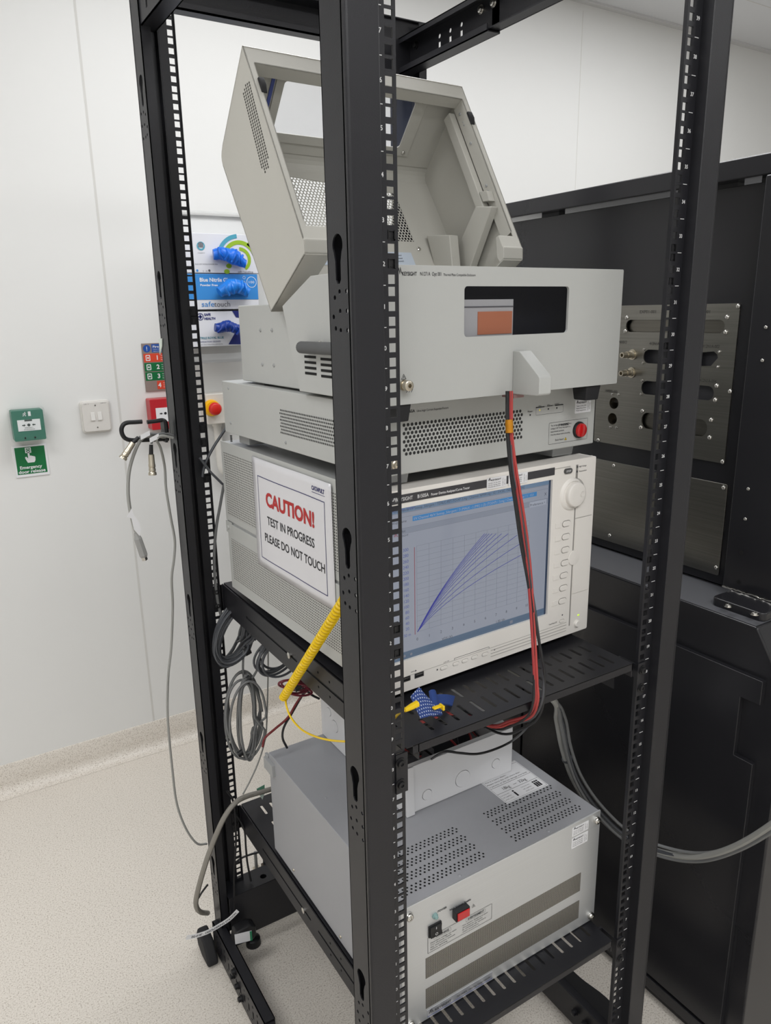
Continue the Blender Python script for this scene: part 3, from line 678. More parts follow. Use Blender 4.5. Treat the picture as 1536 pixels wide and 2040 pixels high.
# knob
a = FA.hu(1150, 985.5, -.008); kc = (a[0]-.0005, a[1])
q = MB(); q.lathe((kc[0]-.004, 0, kc[1]), (0, -1, 0), [(-.001, .0275), (.0012, .0258), (.0035, .0232), (.0038, .0222), (.0022, .0214)], 40); q.build('knob_surround', BEZ, A, smooth=True)
q = MB(); q.lathe((kc[0], 0, kc[1]), (0, -1, 0), [(.0, .0205), (.0075, .0203), (.0092, .0195), (.0098, .018), (.0095, .009), (.0094, .0)], 40); kn = q.build('knob', BEZ, A, smooth=True)
q = MB(); q.lathe((kc[0]+.0108, -.0090, kc[1]-.0005), (0, -1, 0), [(0, .0052), (.0012, .0048), (.0006, .003), (.0002, .0)], 20); q.build('finger_dimple', mat('pale_plastic', (222, 218, 212), .35), kn, smooth=True)
q = MB(); q.ring([(kc[0]+.0262*math.cos(t), kc[1]+.0262*math.sin(t)) for t in np.linspace(-1.25, 1.6, 24)], [(kc[0]+.0238*math.cos(t), kc[1]+.0238*math.sin(t)) for t in np.linspace(-1.25, 1.6, 24)], lambda a, b: (a, -.0006, b)); q.f.pop(); q.m.pop(); q.build('knob_groove', BEZD, A, fix=False)
# door flap
q = MB(); q.box(.3785, aw-.005, -.0012, 0, .0725, .2025); q.build('drive_door', BEZ, A, bevel=.0008)
q = MB(); q.lathe((.3775, -.0005, .137), (0, -1, 0), [(0, .013), (.0015, .0125), (.0018, .010)], 24); q.build('door_catch', BEZ, A, smooth=True)
for px, py in ((1128, 1043), (1127, 1069), (1126, 1095), (1125, 1121), (1123, 1146), (1122, 1171), (1120, 1197)):
    a = FA.hu(px, py); q = MB(); q.prism(rrect(a[0]-.0085, a[0]+.0085, a[1]-.0044, a[1]+.0044, .0042, 5), 1, -.0016, 0); ob = q.build('soft_key', BEZ, A, bevel=.0005)
    q = MB(); o_, i_ = rrect(a[0]-.0095, a[0]+.0095, a[1]-.0054, a[1]+.0054, .0052, 5), rrect(a[0]-.0088, a[0]+.0088, a[1]-.0047, a[1]+.0047, .0045, 5); q.ring(o_, i_, lambda x, z: (x, -.0004, z)); q.build('key_gap', mat('key_gap_grey', (128, 125, 121), .6), ob, fix=False)
    q = MB(); q.prism([(a[0]-.025, a[1]-.0045), (a[0]-.0115, a[1]-.0045), (a[0]-.0135, a[1]+.0045), (a[0]-.025, a[1]+.0045)], 1, -.0009, 0); q.build('key_pointer', BEZ, ob, bevel=.0007)
a = FA.hu(1150, 1242.5, -.002); q = MB(); q.lathe((a[0], 0, a[1]), (0, -1, 0), [(0, .0072), (.0005, .0072), (.0005, .0062), (.003, .006), (.0042, .0048), (.004, .0)], 24); q.build('power_button', BEZ, A, smooth=True)
a = FA.hu(1152, 1225); q = MB(); q.box(a[0]-.002, a[0]+.002, -.0008, 0, a[1]-.001, a[1]+.001); q.build('power_led', mat('green_led', (190, 225, 60), .4, emit=.8), A)
for px, py, w in ((1119, 1237, .0052), (884, 1330, .0062), (908, 1322, .0055), (926, 1316, .0055), (945, 1309, .0058), (966, 1303, .0058)):
    a = FA.hu(px, py); q = MB(); q.prism(rrect(a[0]-w, a[0]+w, a[1]-.0024, a[1]+.0024, .0023, 4), 1, -.0014, 0); ob = q.build('small_key', BEZ, A, bevel=.0004)
    q = MB(); q.ring(rrect(a[0]-w-.0008, a[0]+w+.0008, a[1]-.0032, a[1]+.0032, .003, 4), rrect(a[0]-w-.0002, a[0]+w+.0002, a[1]-.0026, a[1]+.0026, .0025, 4), lambda x, z: (x, -.0004, z)); q.build('key_gap', BEZD, ob, fix=False)
for px, py in ((808, 1353), (835, 1344)):
    a = FA.hu(px, py); q = MB(); q.ring(rrect(a[0]-.0085, a[0]+.0085, a[1]-.0042, a[1]+.0042, .0005, 2), rrect(a[0]-.0075, a[0]+.0075, a[1]-.0034, a[1]+.0034, .0004, 2), lambda x, z: (x, -.0004, z), 1); q.box(a[0]-.0075, a[0]+.0075, -.0003, 0, a[1]-.0034, a[1]+.0034, 0); q.box(a[0]-.006, a[0]+.006, -.0005, -.0003, a[1]+.0002, a[1]+.0018, 1)
    q.build('usb_port', [BLKD, STEEL], A, fix=False)
# screen
scr = bpy.data.objects.new
def lit(name, c, e=.5): 
    m, nt, b = newmat(name); b.inputs['Base Color'].default_value = srgb([x*.25 for x in c])+(1,); b.inputs['Roughness'].default_value = .18
    b.inputs['Emission Color'].default_value = srgb(c)+(1,); b.inputs['Emission Strength'].default_value = e; return m
SE = .62
S_bg, S_hd, S_bar, S_sel, S_tsk = lit('screen_page', (160, 166, 180), SE), lit('screen_header', (146, 153, 168), SE), lit('screen_title', (118, 142, 170), SE), lit('screen_select', (74, 140, 200), SE), lit('screen_taskbar', (96, 116, 140), SE)
S_ln, S_tx, S_cv, S_ax, S_rd, S_lt, S_dk = lit('screen_grid', (134, 139, 152), SE), lit('screen_blue_text', (92, 104, 168), SE), lit('screen_curve', (60, 64, 160), SE), lit('screen_label_text', (86, 90, 100), SE), lit('screen_red', (150, 84, 96), SE), lit('screen_light', (176, 182, 196), SE), lit('screen_edge', (40, 58, 84), SE)
y0 = .0045
H = lambda px, py: FA.hu(px, py, y0)
q = MB(); q.box(sx0-.004, sx1+.004, y0, y0+.003, sz0-.004, sz1+.004, 0)
sw = sx1-sx0
q.box(sx0, sx1-.004, y0-.0002, y0, .2685, sz1, 2)                      # title bar
zm = H(812, 1038)[1]
q.box(sx0, sx1-.004, y0-.0002, y0, zm+.012, .2685, 1)
fx0, fz0 = H(822, 1040); fx1, fz1 = H(1069, 988)
q.box(fx0, fx1, y0-.0003, y0-.0001, fz0+.0012, fz0+.0082, 3)
hz = H(798, 1060)[1]
q.box(sx0, sx1-.004, y0-.0002, y0, hz-.0035, hz+.0045, 1)
for zz in (.2685, hz+.0045, hz-.0035, fz0+.0095): q.box(sx0, sx1-.004, y0-.0004, y0-.0002, zz, zz+.0004, 6)
a = H(1055, 1006); q.box(a[0], a[0]+.036, y0-.0004, y0-.0002, a[1]-.0045, a[1]+.004, 5)
q.text('Preference ▾', .0055, frontmp(a[0]+.001, a[1]-.0025, y0-.0006), width=.032, m=8)
a = H(1084, 986); q.text('X', .0068, frontmp(a[0], a[1]-.001, y0-.0006), m=8)
q.text('Multi Channel I/V Sweep_Silergent / TDALC-FET-TO247-3.mg / Channel: NMW.mg / 32 / 3.4 SiC / NLR new [Type]', .0052, frontmp(sx0+.004, .2705, y0-.0006), width=.245, m=8)
q.text('Run  View  Recall', .0055, frontmp(sx0+.002, zm+.0165, y0-.0006), width=.040, m=7)
q.text('Setup Name', .0055, frontmp(sx0+.002, fz0+.002, y0-.0006), width=.026, m=8)
q.text('I/V Channel 46/V Sweep_Silergent / 3 (MALK - ) (MK) ) (3) (TO247) / 3.mg / Channel / Name / 1 : 123', .0052, frontmp(fx0+.002, fz0+.0028, y0-.0006), width=(fx1-fx0)*.96, m=5)
q.text('Graph Plot', .0052, frontmp(sx0+.002, hz-.0012, y0-.0006), width=.024, m=8)
zig(q, H(784, 1070)[0], H(784, 1070)[1]-.002, .007, y0-.0006, 9)
a = H(795, 1071); q.text('EYSIGHT', .004, frontmp(a[0], a[1], y0-.0006), m=8)
tz = H(800, 1318)[1]+.002
q.box(sx0, sx1-.004, y0-.0003, y0, sz0, sz0+.0115, 4)
for dx_ in (.008, .022, .034): q.add([(x, y0-.0005, z) for x, z in circ(sx0+dx_, sz0+.0055, .0022, 8)], [tuple(range(8))], 6)
a = H(1018, 1247); q.box(a[0]-.003, a[0]+.003, y0-.0005, y0-.0003, sz0+.003, sz0+.008, 6)
# plot
gx0, _ = H(829, 1200); gx1, _ = H(1052, 1100); _, gz0 = H(832, 1262); _, gz1 = H(1051, 1042)
_, gzt = H(940, 1068)
gz1 = gzt+.004; 
ox_, oz_ = H(831, 1259)
for i in range(11):
    x = ox_+(gx1-ox_)*i/10; q.box(x, x+.00035, y0-.0003, y0-.0001, oz_, gz1, 6)
for i in range(17):
    z = oz_+(gz1-oz_)*i/16; q.box(ox_, gx1, y0-.0003, y0-.0001, z, z+.0003, 6)
q.box(ox_-.0042, ox_-.0032, y0-.0003, y0-.0001, oz_-.003, gz1-.001, 9)
ends = [(965, 1063), (969, 1063), (974, 1063), (980, 1063), (988, 1063), (999, 1063), (1012, 1063), (1030, 1066), (1049, 1075), (1052, 1098)]
for i, (ex, ez) in enumerate(ends):
    e_ = H(ex, ez); cxm = .44-.006*i; bul = .64-.0055*i
    P0 = np.array([ox_, oz_]); P2 = np.array(e_); P1 = P0+(P2-P0)*np.array([.36-.012*i, .50-.005*i])+np.array([0, .004+.0007*i])
    pts_ = []
    for t in np.linspace(0, 1, 26): pts_.append(((1-t)**2*P0+2*t*(1-t)*P1+t*t*P2))
    w_ = .0004
    for a, b in zip(pts_[:-1], pts_[1:]):
        d = (b-a); n_ = np.array([-d[1], d[0]])/np.linalg.norm(d)*w_
        q.add([(a[0]-n_[0], y0-.0006, a[1]-n_[1]), (b[0]-n_[0], y0-.0006, b[1]-n_[1]), (b[0]+n_[0], y0-.0006, b[1]+n_[1]), (a[0]+n_[0], y0-.0006, a[1]+n_[1])], [(0, 1, 2, 3)], 10)
a0 = H(797, 1101); a1 = H(800, 1259)
for i in range(15):
    z = a0[1]+(a1[1]-a0[1])*i/14; q.text(str(300-20*i), .0066, frontmp(a0[0]+.014, z, y0-.0006), align='RIGHT', m=7)
q.text('150 m', .0062, frontmp(a0[0]+.001, a1[1]-.0095, y0-.0006), m=7)
for i in range(11):
    x = ox_+(gx1-ox_)*i/10; q.text(str(i), .0062, frontmp(x, oz_-.0130, y0-.0006), align='CENTER', m=8)
a = H(880, 1276); q.text('VDS (V)', .006, frontmp(a[0], a[1], y0-.0006), m=8)
a = H(987, 1240); q.text('1.00 /div', .0058, frontmp(a[0], a[1]-.001, y0-.0006), m=8)
q.box(sx1-.004, sx1, y0-.0004, y0, sz0, sz1, 11)
q.build('display_screen', [S_bg, S_hd, S_bar, S_sel, S_tsk, S_lt, S_ln, S_tx, S_ax, S_rd, S_cv, S_dk], A, fix=False)
for x, y in ((.05, .07), (.37, .07), (.05, .50), (.37, .50)):
    q = MB(); q.box(x-.02, x+.02, y-.015, y+.015, -.0128, .001); q.build('foot', GRYD, A, bevel=.002)

# A4 notice in a plastic sleeve taped on its side
FN = F(*FA.o, FA.yaw)
N_ = thing('caution_notice', 'white printed caution notice in a clear sleeve fixed to the side of the curve tracer', 'notice', FN)
c4 = [FA.hs(*q_, -.003) for q_ in ((502, 907), (662, 968), (664, 1217), (514, 1120))]
ny0, ny1 = (c4[1][0]+c4[2][0])/2-.002, (c4[0][0]+c4[3][0])/2+.002; nz1 = (c4[0][1]+c4[1][1])/2; nz0 = (c4[2][1]+c4[3][1])/2
def bulge(y, z):
    s_ = (y-ny0)/(ny1-ny0); t_ = (z-nz0)/(nz1-nz0); return -.0026-.0022*math.sin(PI*s_)*(1-t_)-.0006*math.sin(9*s_+2*t_)
def sheet(mb, y0_, y1_, z0_, z1_, off, nx=20, nz=16, m=0):
    vs_ = [(bulge(y0_+(y1_-y0_)*i/nx, z0_+(z1_-z0_)*j/nz)-off, y0_+(y1_-y0_)*i/nx, z0_+(z1_-z0_)*j/nz) for j in range(nz+1) for i in range(nx+1)]
    mb.add(vs_, [(j*(nx+1)+i, j*(nx+1)+i+1, (j+1)*(nx+1)+i+1, (j+1)*(nx+1)+i) for j in range(nz) for i in range(nx)], m)
q = MB(); sheet(q, ny0, ny1, nz0, nz1, 0); o = q.build('paper_sheet', mat('glossy_white_paper', (214, 213, 216), .3, coat=.3), N_, smooth=True); so = o.modifiers.new('s', 'SOLIDIFY'); so.thickness = .0004; so.offset = 0
q = MB(); nm = lambda Y, Z: (lambda a, b: (bulge(Y-a, Z+b)-.0006, Y-a, Z+b))
nw, nh = ny1-ny0, nz1-nz0
tx = lambda s_, size, cy, z, w, m, bold=0, hh=None: q.text(s_, size, nm(cy+w/2, z), width=w, m=m, bold=bold, height=hh)
cyc = ny0+nw*.52
tx('CAUTION!', .040, ny0+nw*.505, nz0+nh*.605, nw*.615, 1, .0016, .0265)
tx('TEST IN PROGRESS', .024, ny0+nw*.505, nz0+nh*.435, nw*.60, 0, .0003, .0155)
tx('PLEASE DO NOT TOUCH', .024, ny0+nw*.475, nz0+nh*.270, nw*.76, 0, .0003, .0155)
tx('CATAPULT', .009, ny0+nw*.145, nz0+nh*.905, nw*.145, 2, .0004)
q.box(bulge(ny0+nw*.14, nz1)-.0008, bulge(ny0+nw*.14, nz1)-.0006, ny0+nw*.07, ny0+nw*.215, nz0+nh*.885, nz0+nh*.889, 2)
def strip(ya, yb, za, zb):
    sheet(q, ya, yb, za, zb, .0006, 14, 14, 2)
e = .0014
fa, fb, fc, fd = ny0+nw*.075, ny0+nw*.925, nz0+nh*.09, nz0+nh*.845
strip(fa, fb, fd-e, fd); strip(fa, fb, fc, fc+e); strip(fa, fa+e, fc, fd); strip(fb-e, fb, fc, fd)
q.build('printed_text', [INK, mat('red_print', (176, 34, 34), .5), mat('navy_print', (44, 42, 96), .5)], N_, fix=False)

# ------------------------------------------------------------------ current expander above it
FU = F(.0432, .1058, 1.2499, .0453)
X_ = thing('current_expander', 'flat grey unit with perforated front and round red lamp, on the curve tracer', 'test instrument', FU)
uw, ud, uh = .42, .5187, .0946
MB().box(.001, uw-.001, .004, ud, 0, uh).build('casing', GRY, X_, bevel=.0015)
MB().box(0, uw, 0, .005, -.0005, uh).build('front_panel', GRY, X_, bevel=.002)
PF = perf('front_punched_holes', (182, 182, 176), (0, 2), .0066, .00575, .0024, True, hole=(40, 40, 40), ox=.0378, oz=0) if False else None
h_ = MB()
for r in range(8):
    for k in range(33):
        x = .0405+k*.00665+(r % 2)*.0033; z = .0665-r*.0056
        if x > .2580: continue
        h_.add([(a, -.0002, b) for a, b in circ(x, z, .0024, 10)], [tuple(range(10))])
h_.build('vent_holes', mat('dark_vent_holes', (38, 38, 38), .7), X_, fix=False)
h_ = MB()
for r in range(8):
    for k in range(38):
        y = .086+k*.0053+(r % 2)*.00265; z = .0632-r*.0052
        h_.add([(-.0003+.001, a, b) for a, b in circ(y, z, .0016, 8)], [tuple(range(8))])
o = h_.build('side_vent_holes', mat('dark_side_vent', (48, 48, 48), .7), X_, fix=False); o.location.x = -.0002
rl = FU.hu(1158, 857, -.006)
q = MB(); q.lathe((rl[0], 0, rl[1]), (0, -1, 0), [(0, .0132), (.003, .0132), (.0045, .0118), (.0045, .010)], 28); o = q.build('lamp_bezel', BLKD, X_, smooth=True)
q = MB(); q.lathe((rl[0], 0, rl[1]), (0, -1, 0), [(.003, .0112), (.0085, .0105), (.0095, .009), (.0097, .0)], 28); q.build('red_lamp', RED, o, smooth=True)
t = MB(); yy = -.0004
c0, c1 = FU.hu(1092, 888), FU.hu(1171, 831)
frame_rect(t, c0[0], c1[0], c0[1]+.0015, c1[1]-.001, .0004, yy)
a = FU.hu(1116, 849); t.text('WARNING', .0055, frontmp(a[0], a[1]), width=.0185, bold=.0001); triangle(t, a[0]-.0035, a[1]+.0018, .0028, yy)
for i, s_ in enumerate(['The red light indicates that hazardous', 'voltage (>30 Vrms) may appear at', 'measurement terminals.', 'Check this indicator before proceeding.']):
    t.text(s_, .0034, frontmp(c0[0]+.004, c0[1]+.0295-.0048*i), width=(.046, .044, .030, .044)[i])
t.text('Shock Hazard', .0042, frontmp(c0[0]+.0145, c0[1]+.0058), width=.019); triangle(t, c0[0]+.038, c0[1]+.0065, .0032, yy, 0, 1)
d0, d1 = FU.hu(1067, 829), FU.hu(1122, 804)
frame_rect(t, d0[0], d1[0], d0[1]+.001, d1[1]-.001, .0003, yy); t.box(d0[0], d0[0]+.018, yy, 0, d1[1]-.002, d1[1]-.0006); t.box(d1[0]-.018, d1[0], yy, 0, d1[1]-.002, d1[1]-.0006)
t.text('Selected', .0034, frontmp((d0[0]+d1[0])/2, d1[1]-.0018), align='CENTER', width=.011)
for i, s_ in enumerate(('SMU', 'CMU', 'HVSMU')):
    x = d0[0]+.008+.0185*i; t.text(s_, .0032, frontmp(x, d0[1]+.0135), align='CENTER')
    t.add([(a_, yy, b_) for a_, b_ in circ(x, d0[1]+.0085, .0014, 10)], [tuple(range(10))], 2 if i == 0 else 0)
a = FU.hu(1056, 824); t.text('Power', .004, frontmp(a[0], a[1]+.002), align='CENTER'); t.add([(a_, yy, b_) for a_, b_ in circ(a[0], a[1]-.002, .0014, 10)], [tuple(range(10))])
a = FU.hu(787, 832)
t.text('KEYSIGHT', .0055, frontmp(a[0]-.019, a[1]-.001), width=.030, bold=.0001)
a = FU.hu(818, 822); t.text('N1265A', .0055, frontmp(a[0]-.012, a[1]), width=.019, bold=.0001); a = FU.hu(830, 821); t.text('Ultra High Current Expander/Fixture', .0042, frontmp(a[0], a[1]), width=FU.hu(893, 813)[0]-a[0])
t.build('panel_markings', [INK, YEL, mat('amber_led', (214, 200, 90), .4, emit=.3)], X_, fix=False)
for pa, pb in (((1147, 797), (1168, 778)), ((1145, 825), (1181, 800))):
    a, b = FU.hu(*pa), FU.hu(*pb)
    sticker(X_, a[0], a[0]+.0365, a[1]+.0008, a[1]+.0215, 0, ['Tested  22 May 2024', 'Passed the product', 'Final inspection'])
a = FU.hu(785.5, 926); q = MB(); q.lathe((a[0], 0, a[1]), (0, -1, 0), [(0, .0065), (.004, .0065), (.005, .005), (.009, .005), (.009, .003), (.004, .003)], 18); q.build('ground_terminal', NICK, X_, smooth=True)
for y, z in ((ud-.03, .083), (ud-.03, .02), (.27, .012)):
    q = MB(); bolt(q, .001, y, z, (-1, 0, 0), .0026); q.build('casing_screw', GRYD, X_, smooth=True)
for x, y in ((.040, .045), (.375, .045), (.04, .47), (.375, .47)):
    q = MB(); q.prism([(x-.024, .001), (x+.026, .001), (x+.022, -.0185), (x-.024, -.0185)], 1, y-.022, y+.022); q.build('foot', GRYD, X_, bevel=.0015)
q = MB()
for i in range(5): q.box(.012, .0145, ud+.004*i*0+.001, ud+.006, .0-.010-.0026*i, -.0085-.0026*i)
q.build('rear_spring_clip', BLKD, X_)
# ------------------------------------------------------------------ test enclosure with its lid open
FE = F(.0315, .06, 1.3506, .0327)
E_ = thing('test_enclosure', 'grey bench test enclosure with its windowed lid propped wide open, topmost in the rack', 'test instrument', FE)
ew, eh = .42, .1653
p = MB()
sp_ = [FE.hs(*q_) for q_ in ((596.7, 778.4), (562, 610))]
prof = [(.004, 0), (.2382, .0), (.2816, .1224), (.262, .131), (.19, eh-.004), (.004, eh-.002)]
for u0, u1 in ((0, .002), (ew-.002, ew)): p.prism(prof, 0, u0, u1)
p.box(0, ew, .004, .238, 0, .002)
p.box(.002, ew-.002, .004, .020, eh-.004, eh-.002)
p.build('front_body', GRY, E_, bevel=.0012)
wx0, wz1 = FE.hu(926, 571); wx1, wz0 = FE.hu(1130, 662)
wx0, wx1, wz0, wz1 = .1175, .3070, .0785, .1412
q = MB(); q.plate(rrect(0, ew, -.0005, eh, .002, 3), [rrect(wx0, wx1, wz0, wz1, .005, 5)], lambda a, b, d: (a, d, b), .004); q.build('front_panel', GRY, E_, bevel=.0008)
def smoked(name):
    m, nt, b = newmat(name); b.inputs['Base Color'].default_value = (.01, .01, .013, 1); b.inputs['Roughness'].default_value = .04
    tr = nt.nodes.new('ShaderNodeBsdfTransparent'); tr.inputs[0].default_value = (.90, .90, .91, 1); mx = nt.nodes.new('ShaderNodeMixShader'); mx.inputs[0].default_value = .12
    nt.links.new(tr.outputs[0], mx.inputs[1]); nt.links.new(b.outputs[0], mx.inputs[2]); nt.links.new(mx.outputs[0], nt.nodes['Material Output'].inputs[0]); return m
PANE = smoked('smoked_window')
MB().box(wx0-.004, wx1+.004, .0035, .006, wz0-.004, wz1+.004).build('viewing_window', PANE, E_)
a0 = FE.hu(917, 597, .012); a1 = FE.hu(1021, 668, .012); o0 = FE.hu(953, 621, .0105); o1 = FE.hu(1020, 664, .0105)
q = MB(); q.box(a0[0], a1[0], .012, .014, a1[1], a0[1], 0); q.box(o0[0], o1[0], .0110, .0119, o1[1], o0[1], 1); q.box(a0[0], a1[0], .0112, .0118, a0[1]-.010, a0[1]-.0085, 2)
q.build('reflection_card', [mat('reflection_pale', (226, 226, 226), .5), mat('reflection_orange', (236, 150, 112), .5), mat('reflection_grey_line', (120, 120, 124), .5)], E_)  # pale and orange card added in place of the window's reflection
q = MB(); q.box(.10, .40, .05, .052, .02, .16); q.build('added_dark_plate', mat('window_dark', (30, 31, 38), .5), E_)  # dark plate added behind the glass to keep the window dark
# latch handle
hp = [(0, .0575), (-.0123, .0572), (-.0480, .0280), (-.0515, .0235), (-.0513, .0030), (-.0490, .0005), (0, -.0005)]
q = MB(); q.prism(hp, 0, .2035, .2255); q.build('latch_handle', GRY, E_, bevel=.0012)
q = MB(); q.box(.2035, .222, -.004, .02, -.006, -.0006); q.build('latch_underside', mat('pink_foam_edge', (150, 120, 118), .7), E_)
a = FE.hu(811, 768, -.006)
q = MB(); q.lathe((a[0]-.001, 0, a[1]), (0, -1, 0), [(0, .0068), (.003, .0068), (.003, .0052), (.0065, .0052), (.0065, .0066), (.0125, .0064), (.0135, .0048), (.0135, .0025), (.006, .0024)], 6*3); q.build('ground_terminal', NICK, E_, smooth=True)
t = MB()
a = FE.hu(791, 547); zig(t, a[0]-.0005, a[1]-.0005, .0085, -.0003)
a = FE.hu(801, 548); t.text('KEYSIGHT', .0062, frontmp(a[0], a[1]-.0005), width=FE.hu(830, 548)[0]-a[0], bold=.0001)
b = FE.hu(837, 548); t.text('N1271A  Opt 001', .0062, frontmp(b[0], a[1]-.0003), width=FE.hu(879, 548)[0]-b[0])
b = FE.hu(883, 549); t.text('Thermal Plate Compatible Enclosure', .0042, frontmp(b[0], a[1]-.0003), width=FE.hu(947, 548)[0]-b[0])
a = FE.hu(804, 752); triangle(t, a[0], a[1], .0045, -.0003)
a = FE.hu(817, 776); x, z = a; t.box(x-.004, x+.004, -.0004, 0, z, z+.0005); t.box(x-.0003, x+.0003, -.0004, 0, z, z+.004)
for k in (-1, 0, 1): t.prism([(x+.0036*k, z), (x+.0036*k+.0005, z), (x+.0036*k-.0018, z-.0035), (x+.0036*k-.0023, z-.0035)], 1, -.0004, 0)
t.build('panel_markings', INK, E_, fix=False)
for x0, x1, y0_, z1 in ((.016, .0355, .003, 0), (.357, .388, .003, 0)):
    q = MB(); q.add([(x0, y0_, 0), (x1, y0_, 0), (x1, y0_+.03, 0), (x0, y0_+.03, 0), (x0+.001, y0_+.002, -.0225), (x1-.003, y0_+.002, -.0225), (x1-.003, y0_+.026, -.0225), (x0+.001, y0_+.026, -.0225)],
                    [(0, 1, 2, 3), (4, 7, 6, 5), (0, 4, 5, 1), (1, 5, 6, 2), (2, 6, 7, 3), (3, 7, 4, 0)]); q.build('rubber_foot', RUB, E_, bevel=.0015)
for x0 in (.03, .36):
    q = MB(); q.cyl((x0+.01, .42, 0), (x0+.01, .42, -.0058), .013); q.cyl((x0+.01, .10, 0), (x0+.01, .10, -.0055), .006); q.build('rubber_foot', RUB, E_)
# side vents and handle rod
for (y_, z_) in [(FE.hs(618, 711)), (FE.hs(651, 716))]:
    for k in range(4):
        q = MB(); q.box(-.0006, .0004, y_-.017, y_+.017, z_-.0018-.0078*k, z_+.0018-.0078*k); q.build('vent_slot', hole_m, E_)
a0 = FE.hs(600, 692, -.012); a1 = FE.hs(655, 696, -.012)
q = MB(); q.tube([(-.012, a0[0]+.003, a0[1]), (-.012, a0[0], a0[1]), (-.012, .04, a0[1]+.001)], [.006, .0085, .0085], 16); o = q.build('side_handle', mat('dark_grey_grip', (84, 85, 86), .55), E_, smooth=True)
q = MB(); q.cyl((.0, a0[0]-.01, a0[1]), (-.012, a0[0]-.01, a0[1]), .0045); q.cyl((.0, .05, a0[1]), (-.012, .05, a0[1]), .0045); q.cyl((-.012, a0[0]-.012, a0[1]), (-.012, a0[0]+.004, a0[1]), .0048); q.build('handle_bracket', GRY, o, smooth=True)
q = MB(); y_, z_ = FE.hs(639, 684); q.lathe((0, y_, z_-.001), (-1, 0, 0), [(0, .0045), (.002, .0045), (.003, .003)], 14); q.build('screw', STEEL, E_, smooth=True)
# rear body, narrower
q = MB(); q.box(.022, ew-.02, .139, .4995, -.0022, .1262); q.build('rear_body', GRY, E_, bevel=.002)
for px, py in ((519, 658), (542, 658), (523, 726), (546, 728)):
    y_, z_ = FE.hs(px, py, .022); q = MB(); bolt(q, .022, y_, z_, (-1, 0, 0), .003); q.build('screw', GRYD, E_, smooth=True)
# lid
LW = .411
P1, P2a, P2b, P3, P4, P5 = map(np.array, ((.3667, .4895), (.4664, .3733), (.4700, .3442), (.3207, .1148), (.2047, .1902), (.2056, .2112)))
# rounded crease between the two outer walls
mid = [(.4664, .3733), (.4712, .3655), (.4733, .3590), (.4730, .3520), (.4700, .3442)]
lidp = MB(); t_ = .0016
outer = [(.3667, .4895), (.3690, .4885)]+mid+[(.3207, .1148), (.2047, .1902), (.2035, .1930), (.2040, .2095), (.2056, .2112)]
for u0, u1 in ((0, t_), (LW-t_, LW)): lidp.prism(outer, 0, u0, u1)
def wl(A_, B_, sgn=1):
    d = (B_-A_); L = np.linalg.norm(d); d = d/L; n_ = np.array([d[1], -d[0]])*sgn
    return L, d, n_
L1, d1, n1 = wl(P1, P2a, 1)      # inside normal
n1 = np.array([-.759, -.651]); L2, d2, _ = wl(P2b, P3); n2 = np.array([-.838, .545]); L3, d3, _ = wl(P3, P4); n3 = np.array([.545, .838]); LR, dR, _ = wl(P1, P5); nR = np.array([.865, -.501])
m1 = lambda u, s_, d_: (u, *(P1+d1*s_+n1*d_)); m2 = lambda u, s_, d_: (u, *(P2b+d2*s_+n2*d_)); m3 = lambda u, s_, d_: (u, *(P3+d3*s_+n3*d_)); mR = lambda u, s_, d_: (u, *(P1+dR*s_+nR*d_))
wu0, wu1, ws0, ws1 = .078, .328, .0377, .1195
lidp.plate([(0, 0), (LW, 0), (LW, L1), (0, L1)], [rrect(wu0-.004, wu1+.004, ws0-.004, ws1+.004, .006, 4)], m1, t_)
for a, b in zip(mid[:-1], mid[1:]):
    lidp.add([(0, *a), (LW, *a), (LW, *b), (0, *b)], [(0, 1, 2, 3)])
pu0, pu1, ps0, ps1 = .055, .327, .006, .134
lidp.plate([(0, 0), (LW, 0), (LW, L2), (0, L2)], [[(pu0, ps0), (pu1, ps0+.022), (pu1, ps1), (pu0, ps1)]], m2, t_)
for u0, u1 in ((0, .042), (LW-.042, LW)): lidp.plate([(u0, 0), (u1, 0), (u1, L3), (u0, L3)], [], m3, t_)
lidp.plate([(0.0, 0), (LW, 0), (LW, .035), (0, .035)], [], m3, t_)
# rim and its returns
rw = .0285
lidp.plate([(0, 0), (LW, 0), (LW, rw), (0, rw)], [], mR, t_)
lidp.plate([(0, rw), (.0108, rw), (.0108, LR), (0, LR)], [], mR, t_); lidp.plate([(LW-.0108, rw), (LW, rw), (LW, LR), (LW-.0108, LR)], [], mR, t_)
def obox(mb, mp, u0, u1, s0, s1, d0, d1_, m=0):
    mb.add([mp(u0, s0, d0), mp(u1, s0, d0), mp(u1, s1, d0), mp(u0, s1, d0), mp(u0, s0, d1_), mp(u1, s0, d1_), mp(u1, s1, d1_), mp(u0, s1, d1_)], [(0, 1, 2, 3), (4, 7, 6, 5), (0, 4, 5, 1), (1, 5, 6, 2), (2, 6, 7, 3), (3, 7, 4, 0)], m)
obox(lidp, mR, .0108, LW-.0108, rw-.0015, rw, 0, .022)
obox(lidp, mR, .0093, .0108, rw, LR-.03, 0, .020); obox(lidp, mR, LW-.0108, LW-.0093, rw, LR-.03, 0, .026)
lid = lidp.build('lid', mat('light_grey_lid_paint', (184, 182, 174), .42, bump=.12, bscale=700, var=.02), E_)
LID = lid.data.materials[0]
for u0, u1 in ((0.0003, .043), (LW-.043, LW-.0003)):
    q = MB(); q.prism([(.2040, .1925), (.2032, .1945), (.2036, .2100), (.2065, .2130), (.2165, .2300), (.224, .2270), (.2200, .195), (.2120, .1860)], 0, u0, u1 if u0 < .1 else u1); q.build('corner_block', LID, lid, bevel=.0015)
